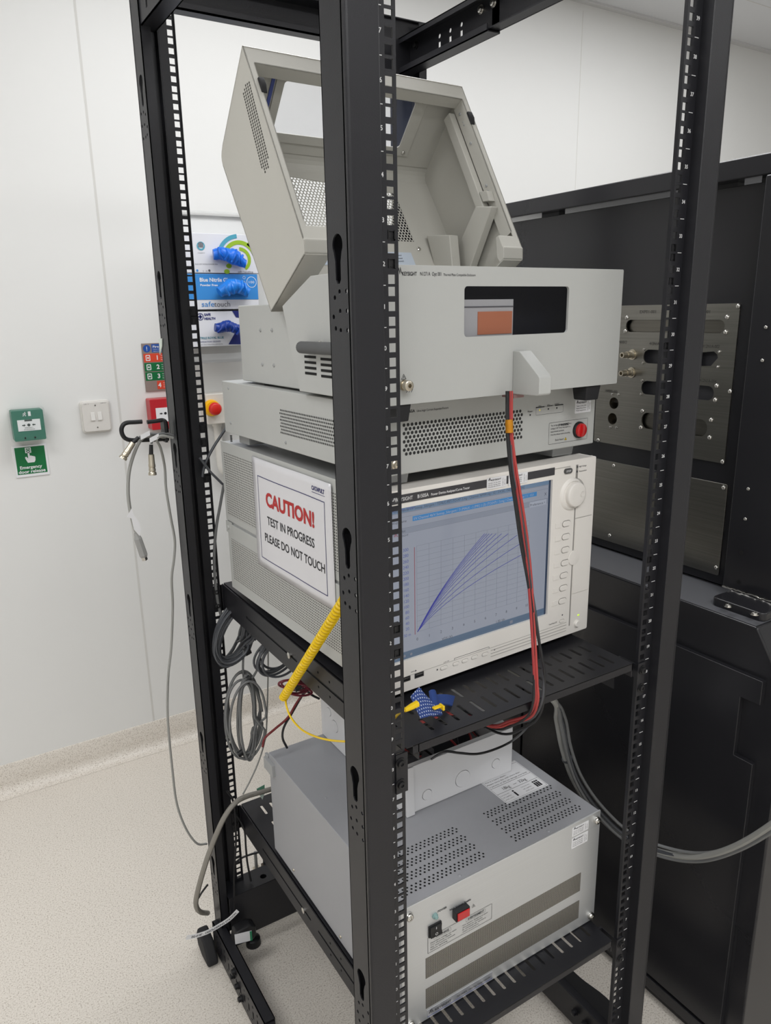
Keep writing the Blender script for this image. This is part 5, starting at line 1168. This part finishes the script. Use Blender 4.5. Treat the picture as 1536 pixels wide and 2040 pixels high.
def glove(pts, w, c, seed, par):
    r = random.Random(seed); path = spline([(gp(*p_)[0], YB-.018-.010*r.random(), gp(*p_)[1]) for p_ in pts], 7)
    q = MB(); N = len(path); 
    q.tube(path, [w*(.72+.45*math.sin(PI*min(1, (i+2)/(N+1)))*(.8+.4*r.random())) for i in range(N)], 12)
    for k in range(5):
        b = path[int((.15+.16*k)*N)]; q.tube(spline([(b[0]+r.uniform(-.01, .01), b[1]-w*.6, b[2]+w*.9), (b[0]+r.uniform(-.006, .006), b[1]-w*1.15, b[2]), (b[0]+r.uniform(-.012, .012), b[1]-w*.6, b[2]-w*.9)], 5), [.004]*11, 6)
    q.v = [(x+.0016*math.sin(90*z+x*50), y-.002*math.sin(140*x+60*z), z+.0016*math.sin(120*x)) for x, y, z in q.v]
    q.build('protruding_glove', c, par, smooth=True)
GB = mat('blue_nitrile', (22, 106, 214), .35); GB2 = mat('dark_blue_nitrile', (22, 56, 140), .35)
glove([(420, 507), (440, 508), (458, 512), (470, 520), (484, 526)], .0185, GB, 1, g1)
glove([(432, 583), (448, 574), (462, 570), (478, 576), (490, 584)], .0195, mat('mid_blue_nitrile', (34, 122, 214), .35), 2, g2)
glove([(422, 652), (436, 652), (450, 650), (466, 655), (480, 662)], .0150, GB2, 5, g3)
# ------------------------------------------------------------------ cables
def w3(px, py, ax, v): return tuple(W0.hit(px, py, ax, v))
def cable(name, pts, r, m, label, cat='cable', group=None, parent=None, k=7, n=8):
    q = MB(); q.tube(spline(pts, k), r, n); o = q.build(name, m, parent, smooth=True)
    if parent is None: tag(o, label, cat, group)
    return o
# leads that hang from the enclosure down in front of the screen and back under the shelf
def lead(offs, r, m, label, col, shift=0):
    ys = [.052, .050, .045, .040, .034, .030, .020, .008, -.004, -.012, -.012, .010, .040, .075]
    pts = [w3(px, py, 1, y) for (px, py), y in zip(offs, ys)]
    e_ = pts[-1]; pts += [(e_[0]-.03, e_[1]+.07, e_[2]-.002), (e_[0]-.06, .30, .72)]
    return cable('test_lead', pts, r, m, label, 'cable', 'test leads hanging from the top enclosure')
R1 = [(1016, 779), (1016, 830), (1017, 870), (1024, 940), (1034, 1010), (1043, 1080), (1052, 1150), (1058, 1230), (1062, 1300), (1065, 1360), (1066, 1398), (1052, 1424), (1015, 1436), (976, 1445)]
lead(R1, .0021, CRED, 'left one of the thin red test leads hanging in front of the screen', 0)
R2 = [(1019, 779), (1019, 830), (1020, 870), (1029, 940), (1041, 1010), (1051, 1080), (1058, 1150), (1063, 1230), (1067, 1300), (1070, 1360), (1071, 1398), (1058, 1428), (1020, 1440), (980, 1448)]
lead(R2, .0021, mat('red_sheath_bright', (176, 66, 62), .4), 'right one of the thin red test leads hanging in front of the screen', 0)
G1 = [(1017, 779), (1016, 830), (1017, 870), (1022, 940), (1036, 1010), (1048, 1080), (1056, 1150), (1068, 1230), (1077, 1300), (1083, 1350), (1080, 1396), (1064, 1428), (1032, 1441), (992, 1448)]
lead(G1, .0019, CDRK, 'dark grey test lead bowing out right below the screen, inner one', 0)
B1 = [(1010, 779), (1010, 830), (1011, 870), (1017, 940), (1027, 1010), (1037, 1080), (1050, 1150), (1064, 1230), (1076, 1290), (1084, 1340), (1083, 1396), (1070, 1432), (1040, 1452), (1000, 1462)]
lead(B1, .0021, CBLK, 'black test lead at the left edge of the bundle hanging before the screen', 0)
B2 = [(1012, 779), (1012, 830), (1013, 870), (1019, 940), (1030, 1010), (1041, 1080), (1053, 1150), (1060, 1230), (1063, 1300), (1064, 1360), (1062, 1398), (1050, 1428), (1018, 1447), (985, 1452)]
lead(B2, .0018, CBLK, 'black test lead tucked behind the red leads before the screen', 0)
q = MB(); a = np.array(w3(1014, 836, 1, .046)); b = np.array(w3(1015, 862, 1, .044))
q.tube([tuple(a), tuple(a+(b-a)*.3), tuple(a+(b-a)*.6), tuple(b)], [.0052, .0056, .0053, .0055], 12); tag(q.build('tape_wrap', mat('amber_tape', (196, 130, 24), .3, .3, bump=.8, bscale=300), smooth=True), 'amber tape wrapped round the hanging test leads', 'tape')
pts = [w3(1077, 1400, 1, .0), w3(1050, 1448, 1, .04), w3(1020, 1476, 1, .155), w3(985, 1493, 1, .160), w3(950, 1502, 1, .160), w3(915, 1500, 1, .162), w3(888, 1497, 1, .166), w3(872, 1504, 1, .19), w3(860, 1512, 1, .22)]
cable('black_cable', pts, .0021, CBLK, 'thin black cable draped across the front of the white junction box')
# inside the junction box: loose wires
for k, (c_, lab) in enumerate(((CRED, 'red wire looped inside the open junction box'), (CBLK, 'black wire looped inside the open junction box'))):
    r = random.Random(20+k); ps = [(JX0+FB.o[0]+.03+.2*t+.015*r.random(), .25+.12*r.random(), .606+.03+.055*r.random()) for t in np.linspace(0, 1, 9)]
    cable('loose_wire', ps, .0022, c_, lab)
q = MB(); q.box(.20, .27, .30, .36, .609, .660); q.cyl((.235, .30, .64), (.235, .292, .64), .01); tag(q.build('relay_module', mat('clear_grey_module', (120, 120, 122), .3), bevel=.002), 'grey relay module inside the white junction box', 'relay')
q = MB(); q.box(.175, .385, .335, .40, .6095, .694)
for k in range(9): q.box(.18+.023*k, .197+.023*k, .331, .335, .66, .688)
tag(q.build('dark_filler_block', mat('dark_grey_filler', (48, 49, 52), .5), bevel=.0015), 'dark grey block added inside the open junction box to darken it', 'filler block')  # block added to make the box interior look dark
# bundle to the machine on the right
def bund(dx, dy, r, m, lab, dz=0):
    P_ = [((1100, 1392), .415), ((1112, 1430), .45), ((1124, 1490), .49), ((1146, 1550), .52), ((1186, 1608), .55), ((1245, 1662), .585), ((1320, 1692), .615), ((1390, 1701), .625), ((1460, 1684), .615), ((1536, 1640), .585), ((1620, 1570), .54)]
    f_ = [0, 1, 1, 1, 1, 1, 1, .9, .8, .9, 1]
    pts = [w3(px+dx*k_, py+dy*k_, 0, v) for ((px, py), v), k_ in zip(P_, f_)]
    pts = [(pts[0][0]-.03, pts[0][1]+.10, pts[0][2]+.03)]+pts
    cable('supply_cable', pts, r, m, lab, 'cable', 'cable bundle running to the black machine')
bund(-2, 6, .0058, CGRL, 'thickest light grey cable sweeping from the rack to the black machine')
bund(8, 8, .0032, CDRK, 'dark grey cable in the middle of the bundle to the black machine')
bund(6, 16, .0035, CGRY, 'thinner grey cable, lowest of the bundle to the black machine')
bund(13, -2, .0030, CGRY, 'thin grey cable on top of the bundle to the black machine')
a = w3(1130, 1512, 0, .503)
q = MB(); d_ = np.array(w3(1124, 1490, 0, .49))-np.array(w3(1146, 1550, 0, .52)); d_ /= np.linalg.norm(d_); a = np.array(a)
q.tube([tuple(a-d_*.002), tuple(a+d_*.002)], .0105, 14); tag(q.build('cable_tie', CDRK, smooth=True), 'grey cable tie round the bundle beside the junction box', 'cable tie')
# hook on the rear left post with coaxial leads
HY = .735
q = MB(); q.tube(spline([w3(*c_, 1, HY) for c_ in ((283, 840), (268, 841), (254, 842), (246, 846), (242, 855), (244, 866), (251, 874), (265, 877), (300, 876), (336, 874))], 6), .0042, 10)
q.tube(spline([w3(*c_, 1, HY) for c_ in ((293, 841), (310, 839), (324, 837), (330, 842), (332, 855), (333, 874))], 6), .0040, 10)
a, b = w3(331, 838, 1, HY), w3(343, 876, 1, HY); q.box(-.066, -.0612, HY-.014, HY+.012, b[2]-.002, a[2]+.004); q.cyl((a[0]-.002, HY, (a[2]+b[2])/2), (a[0]-.009, HY, (a[2]+b[2])/2), .004)
tag(q.build('cable_ring', BLKD, smooth=True), 'black open D-shaped cable ring clipped on the rear left post', 'cable hook')
def coax(label, path, conn, hy=HY-.012):
    t = thing('coaxial_lead', label, 'cable', W0, 'coaxial leads hung on the cable ring')
    q = MB(); q.tube(spline([w3(*c_, 1, hy) for c_ in path], 6), .0026, 8); q.build('cable', CGRY, t, smooth=True)
    A_, B_, C2_ = [np.array(w3(*c_, 1, hy-.004)) for c_ in conn]
    q = MB(); q.tube([tuple(A_), tuple(B_)], [.0036, .0042], 12); q.build('strain_relief', BLKD, t, smooth=True)
    d = (C2_-B_); L = np.linalg.norm(d); q = MB(); q.lathe(tuple(B_), tuple(d/L), [(0, .0056), (L*.45, .0060), (L*.5, .0066), (L*.62, .0066), (L*.64, .0058), (L*.72, .0066), (L*.80, .0066), (L*.82, .0055), (L*.88, .0075), (L, .0078), (L, .0045), (L*.9, .004)], 18); q.build('connector', NICK, t, smooth=True)
    m_ = (np.array(w3(*path[-2], 1, hy-.006))); q = MB(); q.box(m_[0]-.008, m_[0]+.010, m_[1]-.001, m_[1], m_[2]-.006, m_[2]+.003); q.v = [(x, y, z+(x-m_[0])*.4) for x, y, z in q.v]; q.build('white_tag', WHT, t)
coax('left coaxial lead with metal connector pointing down left from the cable ring', [(330, 872), (318, 866), (303, 864), (288, 866), (274, 874)], [(276, 871), (265, 882), (244, 914)])
coax('right coaxial lead with metal connector hanging straight down from the ring', [(345, 868), (334, 864), (318, 864), (306, 872), (301, 884)], [(301, 886), (301, 905), (304, 946)])
t = thing('usb_cable', 'light grey USB cable hanging down from the cable ring with a paper label', 'cable', W0)
q = MB(); q.tube(spline([w3(*c_, 1, HY-.006) for c_ in ((330, 871), (300, 868), (283, 874), (270, 896), (258, 935), (255, 975), (258, 1010), (266, 1045), (274, 1068))], 6), .0034, 8); q.build('cable', CGRL, t, smooth=True)
A_, B_ = np.array(w3(271, 1062, 1, HY-.006)), np.array(w3(285, 1103, 1, HY-.006)); C3 = np.array(w3(289, 1116, 1, HY-.006)); d = (B_-A_)/np.linalg.norm(B_-A_)
q = MB(); q.lathe(tuple(A_), tuple(d), [(0, .0045), (.006, .0055), (.012, .0075), (.048, .0080), (.052, .0065)], 8); q.build('plug_body', mat('grey_plug', (150, 150, 148), .5), t)
q = MB(); q.tube([tuple(B_), tuple(C3)], .0055, 4); q.build('metal_plug', STEEL, t)
q = MB(); lp_ = [w3(*c_, 1, HY-.011) for c_ in ((262, 1013), (253, 1030), (262, 1033), (267, 1055), (278, 1068), (281, 1055), (277, 1040), (268, 1028))]; q.poly(lp_); o = q.build('paper_label', WHT, t, fix=False); s2 = o.modifiers.new('s', 'SOLIDIFY'); s2.thickness = .0006
Lg = [w3(px, py, 1, y) for (px, py), y in (((345, 872), .72), ((322, 868), .718), ((312, 876), .72), ((320, 893), .735), ((328, 930), .76), ((331, 975), .76), ((340, 1030), .76), ((348, 1075), .76), ((347, 1110), .76), ((342, 1152), .76), ((344, 1210), .77), ((341, 1290), .78), ((335, 1350), .78), ((334, 1430), .78), ((343, 1530), .79), ((352, 1600), .79), ((370, 1650), .79), ((392, 1680), .79), ((412, 1681), .80))]
cable('grey_cable', Lg, .0026, CGRL, 'long thin grey cable hanging from the ring down the rear left post')
# cable coils behind the left side
def coil(label, cx, cy, rx, ry, n, r, m, Y, seed, tie=None, ang=0, spread=.3, group='tied cable coils under the middle shelf'):
    rr = random.Random(seed); c = np.array(w3(cx, cy, 1, Y)); e = np.array(w3(cx+rx, cy, 1, Y)); RX = abs(e[0]-c[0]); e = np.array(w3(cx, cy+ry, 1, Y)); RZ = abs(e[2]-c[2])
    t = thing('cable_coil', label, 'cable coil', F(*c), group)
    q = MB()
    pts = []
    for k in range(n):
        a0 = rr.uniform(-.06, .06); sx, sz = 1+rr.uniform(-spread, .10), 1+rr.uniform(-.12, .06); ox_, oz__ = rr.uniform(-.06, .06)*RX, rr.uniform(-.03, .03)*RZ; dy = rr.uniform(-.014, .014)
        for j in range(20):
            a = 2*PI*j/20; x = RX*sx*math.cos(a); z = RZ*sz*math.sin(a); xr = x*math.cos(ang+a0)-z*math.sin(ang+a0); zr = x*math.sin(ang+a0)+z*math.cos(ang+a0)
            pts.append((xr+ox_, dy+.006*math.sin(a+k)+.0015*k, zr+oz__))
    q.tube(spline(pts, 2), r, 6); q.build('looped_cable', m, t, smooth=True)
    if tie:
        for tx_, tz_, tr in tie:
            q = MB(); b = np.array(w3(cx+tx_, cy+tz_, 1, Y))-c; q.tube([(b[0]-.006, b[1]+.0, b[2]), (b[0]+.006, b[1], b[2]+.004)], tr, 12); q.build('tie', BLKD, t, smooth=True)
coil('upper left grey cable coil bunched beneath the middle shelf', 474, 1262, 38, 62, 11, .0027, CDRK, .69, 1, [(18, 36, .010)], -.55)
coil('long hanging grey cable coil tied at its waist, behind the rack', 491, 1432, 34, 80, 8, .0027, CGRY, .67, 2, [(2, -76, .009), (-12, 70, .007)], -.05, .75)
coil('small dark cable coil right of the larger coils, beneath the shelf', 556, 1308, 42, 32, 6, .0026, CDRK, .60, 3, None, .45)
coil('dark outer cable coil hugging the rear left post under the shelf', 460, 1268, 30, 56, 5, .0030, CDRK, .725, 4, None, -.35)
for lab, P_, r_, m_, yy in (('grey cable going up from the hanging coil to the shelf, left one', ((487, 1362), (484, 1330), (486, 1290)), .0026, CGRY, .69),
                            ('grey cable going up from the hanging coil to the shelf, right one', ((497, 1360), (512, 1335), (528, 1300), (530, 1280)), .0026, CGRY, .68),
                            ('thin grey cable dropping straight to the lower shelf behind the coils', ((534, 1280), (534, 1340), (532, 1420), (529, 1468), (516, 1515), (498, 1556), (484, 1582)), .0018, CGRL, .70),
                            ('grey cable curving left of the analyser from the expander', ((452, 850), (440, 868), (427, 888), (415, 910), (407, 930), (403, 950)), .0030, CDRK, .72),
                            ('second grey cable crossing beside the rear left post', ((398, 912), (408, 926), (420, 941), (432, 953), (444, 965)), .0026, CDRK, .71),
                            ('grey cable hanging beside the curve tracer behind the post', ((446, 965), (438, 1010), (431, 1050), (427, 1100), (428, 1150), (434, 1200), (440, 1225)), .0032, CGRY, .73)):
    cable('grey_cable', [w3(*c_, 1, yy) for c_ in P_], r_, m_, lab)
# red and black wires beneath the shelf
for lab, P_, m_ in (('dark red wire curving down to the back of the grey unit', ((618, 1372), (603, 1384), (590, 1402), (573, 1430), (548, 1452), (528, 1470), (523, 1488)), mat('dark_red_sheath', (110, 34, 36), .4)),
                    ('black wire curving down behind the grey unit', ((612, 1370), (598, 1392), (582, 1420), (566, 1448), (563, 1470), (572, 1490)), CBLK),
                    ('black wire running right beneath the shelf rail', ((590, 1360), (605, 1372), (622, 1385), (636, 1392)), CBLK)):
    cable('power_wire', [w3(*c_, 1, .52) for c_ in P_], .0024, m_, lab)
coil('red and black wire bundle tied beneath the middle shelf', 592, 1370, 27, 11, 5, .0022, mat('maroon_sheath', (112, 40, 52), .4), .47, 8, [(0, 0, .008)], -.35)
# thick grey lead and thin black leads at the lower left
cable('thick_cable', [w3(px, py, 1, y) for px, py, y in ((560, 1566, .70), (520, 1578, .695), (490, 1587, .69), (468, 1600, .68), (445, 1632, .675), (420, 1690, .675), (402, 1745, .68), (391, 1790, .69), (392, 1808, .70), (400, 1817, .72), (414, 1819, .76))], .0058, mat('taupe_cable_sheath', (132, 128, 120), .45), 'thick taupe cable arching over the lower shelf corner and down outside the post')
for lab, P_, yy in (('thin black cable beside the lower part of the rear left post', ((452, 1576), (463, 1592), (468, 1620), (470, 1680), (466, 1740), (467, 1800), (468, 1830)), .69),
                    ('black cable hanging slackly behind the lower shelf', ((468, 1620), (486, 1650), (490, 1690), (493, 1720), (500, 1755)), .71),
                    ('black cable arching behind the post towards the metal plugs', ((466, 1722), (480, 1710), (500, 1702), (515, 1698)), .74),
                    ('black cable looping left of the post near the floor', ((392, 1795), (402, 1778), (414, 1762)), .80)):
    cable('black_cable', [w3(*c_, 1, yy) for c_ in P_], .0024, CBLK, lab)
cable('light_cable', [w3(*c_, 1, .76) for c_ in ((462, 1790), (480, 1775), (500, 1760), (512, 1752))], .0035, CGRL, 'light grey cable leading to the metal plugs behind the lower beam')
t = thing('plug_pair', 'pair of metal connector plugs standing behind the rear bottom beam', 'connector', F(*w3(512, 1745, 1, .775)))
for k, (dx, dz) in enumerate(((0, 0), (.022, .0))):
    q = MB(); q.box(dx-.008, dx+.008, -.006, .006, .004, .026); q.build('plug_body', NICK if k == 0 else mat('dark_bronze', (90, 80, 70), .4, .6), t, bevel=.001)
    q = MB(); q.box(dx-.006, dx+.006, -.004, .004, -.028, .004); q.build('plug_socket', BLKD, t)
    q = MB(); q.tube([(dx, 0, .026), (dx, 0, .07)], .0042, 8); q.build('lead', CGRL if k == 0 else CDRK, t)
t = thing('mains_plug', 'black mains plug with a white and green label hanging by the rear foot', 'plug', F(*w3(486, 1858, 1, .655)))
q = MB(); q.prism([(-.030, -.016), (.018, -.020), (.026, -.008), (.026, .014), (.010, .024), (-.022, .020)], 1, -.012, .016); q.build('plug_body', BLKD, t, bevel=.004)
q = MB(); q.box(-.026, .014, -.0135, -.012, -.014, .012, 0); q.box(.009, .014, -.0138, -.0133, -.014, .012, 1); q.v = [(x, y, z-.25*x) for x, y, z in q.v]; q.build('plug_label', [WHT, mat('green_print', (40, 130, 90), .5)], t, fix=False)
# identification tag with printed text
t = thing('cable_tag', 'white strip tag printed EG-0187 - DESOLDERING STATION, near the rear left foot', 'cable tag', W0)
tp = spline([w3(*c_, 1, .62) for c_ in ((371, 1868), (392, 1864), (415, 1856), (440, 1842), (458, 1830), (474, 1814))], 6); tp = [np.array(p_) for p_ in tp]
cum = [0]
for a, b in zip(tp[:-1], tp[1:]): cum.append(cum[-1]+np.linalg.norm(b-a))
def along(s_):
    s_ = max(0, min(cum[-1]-1e-6, s_)); i = max(k for k in range(len(cum)) if cum[k] <= s_); i = min(i, len(tp)-2); f_ = (s_-cum[i])/(cum[i+1]-cum[i]); d = tp[i+1]-tp[i]; d /= np.linalg.norm(d)
    return tp[i]+(tp[i+1]-tp[i])*f_, np.array([-d[2], 0, d[0]])
q = MB(); hw = .0052
for i in range(len(tp)-1):
    (a, na), (b, nb) = along(cum[i]), along(cum[i+1]); q.add([tuple(a-na*hw), tuple(b-nb*hw), tuple(b+nb*hw), tuple(a+na*hw)], [(0, 1, 2, 3)])
o = q.build('tag_strip', WHT, t, fix=False); s2 = o.modifiers.new('s', 'SOLIDIFY'); s2.thickness = .0005; s2.offset = 0
q = MB()
def tm(a, b): p_, n_ = along(.012+a); r_ = p_+n_*(b-.0025); return (r_[0], r_[1]-.0006, r_[2])
q.text('EG-0187 - DESOLDERING STATION', .0068, tm, width=cum[-1]-.018, bold=.00015); q.build('tag_text', INK, t, fix=False)
t = thing('green_white_tag', 'small green and white paper tag on the rear edge of the lower shelf', 'tag', F(*w3(519, 1581, 1, .70)))
q = MB(); q.add([(-.009, 0, .016), (.012, .002, .018), (.009, -.004, .002), (-.004, .003, .001), (.004, .001, -.016)], [(0, 1, 2, 3)]); q.add([(-.004, .003, .001), (.009, -.004, .002), (.004, .001, -.018)], [(0, 1, 2)], 1); o = q.build('tag_paper', [mat('green_tag', (84, 132, 108), .5), mat('pale_tag', (176, 190, 182), .5)], t, fix=False); s2 = o.modifiers.new('s', 'SOLIDIFY'); s2.thickness = .0006

# ------------------------------------------------------------------ wrist strap on the shelf with its coiled cord
t = thing('wrist_strap', 'blue woven antistatic wrist strap with yellow coiled cord, on the middle shelf front', 'wrist strap', W0)
A_, B_ = np.array(w3(678, 1208, 0, -.012)), np.array(w3(564, 1391, 0, .008))
A_ = A_+(A_-B_)*.10
ax_ = (B_-A_); L = np.linalg.norm(ax_); ax_ /= L; e1 = np.cross(ax_, [0, 0, 1]); e1 /= np.linalg.norm(e1); e2 = np.cross(ax_, e1)
turns = 42; hp_ = []
for i in range(turns*12+1):
    a = 2*PI*i/12; hp_.append(tuple(A_+ax_*L*i/(turns*12)+(e1*math.cos(a)+e2*math.sin(a))*.0060))
q = MB(); q.tube(hp_, .0023, 7); q.build('coiled_cord', YEL, t, smooth=True)
tl = [hp_[-1]]+[w3(px, py, 0, x) for px, py, x in ((570, 1404, .004), (580, 1430, .004), (603, 1455, .006), (640, 1471, .008), (684, 1477, .012))]
tl += [w3(730, 1474, 1, .06), w3(772, 1446, 1, .045), w3(792, 1424, 1, .022), w3(806, 1415, 1, .004), w3(822, 1406, 1, .014)]
q = MB(); q.tube(spline(tl, 6), .0017, 8); q.build('cord_tail', YEL, t, smooth=True)
a, b = np.array(w3(806, 1415, 1, .004)), np.array(w3(831, 1402, 1, .008))
q = MB(); q.tube([tuple(a), tuple(a+(b-a)*.5), tuple(b)], [.0028, .0042, .0046], 12); q.build('cord_boot', YEL, t, smooth=True)
def wov():
    m, nt, bs = newmat('woven_blue_band'); bs.inputs['Roughness'].default_value = .8
    tc = nt.nodes.new('ShaderNodeTexCoord'); br = nt.nodes.new('ShaderNodeTexBrick'); br.inputs['Scale'].default_value = 260; nt.links.new(tc.outputs['Object'], br.inputs[0])
    br.inputs['Color1'].default_value = srgb((190, 198, 214))+(1,); br.inputs['Color2'].default_value = srgb((170, 180, 204))+(1,); br.inputs['Mortar'].default_value = srgb((36, 60, 120))+(1,); br.inputs['Mortar Size'].default_value = .30; br.inputs['Brick Width'].default_value = .9; br.inputs['Row Height'].default_value = .9
    nt.links.new(br.outputs[0], bs.inputs[0]); return m
NAV = mat('navy_webbing', (36, 62, 122), .8, bump=.6, bscale=500)
ZS = .9145
F0 = np.array(w3(868, 1420, 2, ZS+.006))
def band(name, quad, th, m, bow=.006):
    q = MB(); P_ = [np.array(p_) for p_ in quad]; nx, ny = 10, 6; top = []; bot = []
    for j in range(ny+1):
        for i in range(nx+1):
            s_, u_ = i/nx, j/ny; p_ = P_[0]*(1-s_)*(1-u_)+P_[1]*s_*(1-u_)+P_[2]*s_*u_+P_[3]*(1-s_)*u_
            n_ = np.cross(P_[1]-P_[0], P_[3]-P_[0]); n_ /= np.linalg.norm(n_); n_ = n_ if n_[1] < 0 or n_[2] > 0 else -n_
            top.append(p_+n_*bow*math.sin(PI*s_)*.9); bot.append(top[-1]-n_*th)
    V = [tuple(p_) for p_ in top+bot]; n = (nx+1)*(ny+1); fs = []
    for j in range(ny):
        for i in range(nx):
            a_ = j*(nx+1)+i; fs += [(a_, a_+1, a_+nx+2, a_+nx+1), (a_+n+nx+1, a_+n+nx+2, a_+n+1, a_+n)]
    rim_ = [i for i in range(nx+1)]+[j*(nx+1)+nx for j in range(1, ny+1)]+[ny*(nx+1)+i for i in range(nx-1, -1, -1)]+[j*(nx+1) for j in range(ny-1, 0, -1)]
    for k in range(len(rim_)): a_, b_ = rim_[k], rim_[(k+1) % len(rim_)]; fs.append((a_, b_, b_+n, a_+n))
    q.add(V, fs); q.build(name, m, t, smooth=True)
g = lambda px, py, y: w3(px, py, 1, y)
band('woven_band', [g(818, 1388, .026), g(835, 1369, .030), g(882, 1422, .004), g(838, 1431, .000)], .002, wov(), .003)
band('band_loop', [g(858, 1374, .058), g(868, 1376, .060), g(882, 1424, .028), g(866, 1426, .020)], .004, NAV, .002)
band('loose_end', [g(862, 1384, .060), g(911, 1388, .075), g(905, 1408, .055), g(868, 1402, .040)], .002, NAV, .003)
band('band_underside', [g(820, 1388, .058), g(840, 1374, .060), g(852, 1430, .020), g(826, 1414, .028)], .003, NAV, .002)
a, b = np.array(g(860, 1409, .006)), np.array(g(875, 1403, .008))
q = MB(); q.box(a[0], b[0], .0, .006, min(a[2], b[2])-.001, max(a[2], b[2])+.001); q.box(b[0]-.0022, b[0]+.0010, -.004, .006, b[2]-.004, b[2]+.003); q.build('snap_clip', YEL, t, bevel=.001)

a = w3(992, 1541, 2, .6065)
q = MB(); q.add([(a[0]-.012, a[1], .607), (a[0]+.004, a[1]-.004, .607), (a[0]+.018, a[1]+.006, .616), (a[0]+.012, a[1]+.008, .613), (a[0]-.004, a[1]+.001, .609)], [(0, 1, 2, 3, 4)])
o = q.build('red_tape_end', mat('red_tape', (176, 40, 44), .5), fix=False); s2 = o.modifiers.new('s', 'SOLIDIFY'); s2.thickness = .0008
tag(o, 'small red tape end sticking out beneath the white junction box', 'tape')
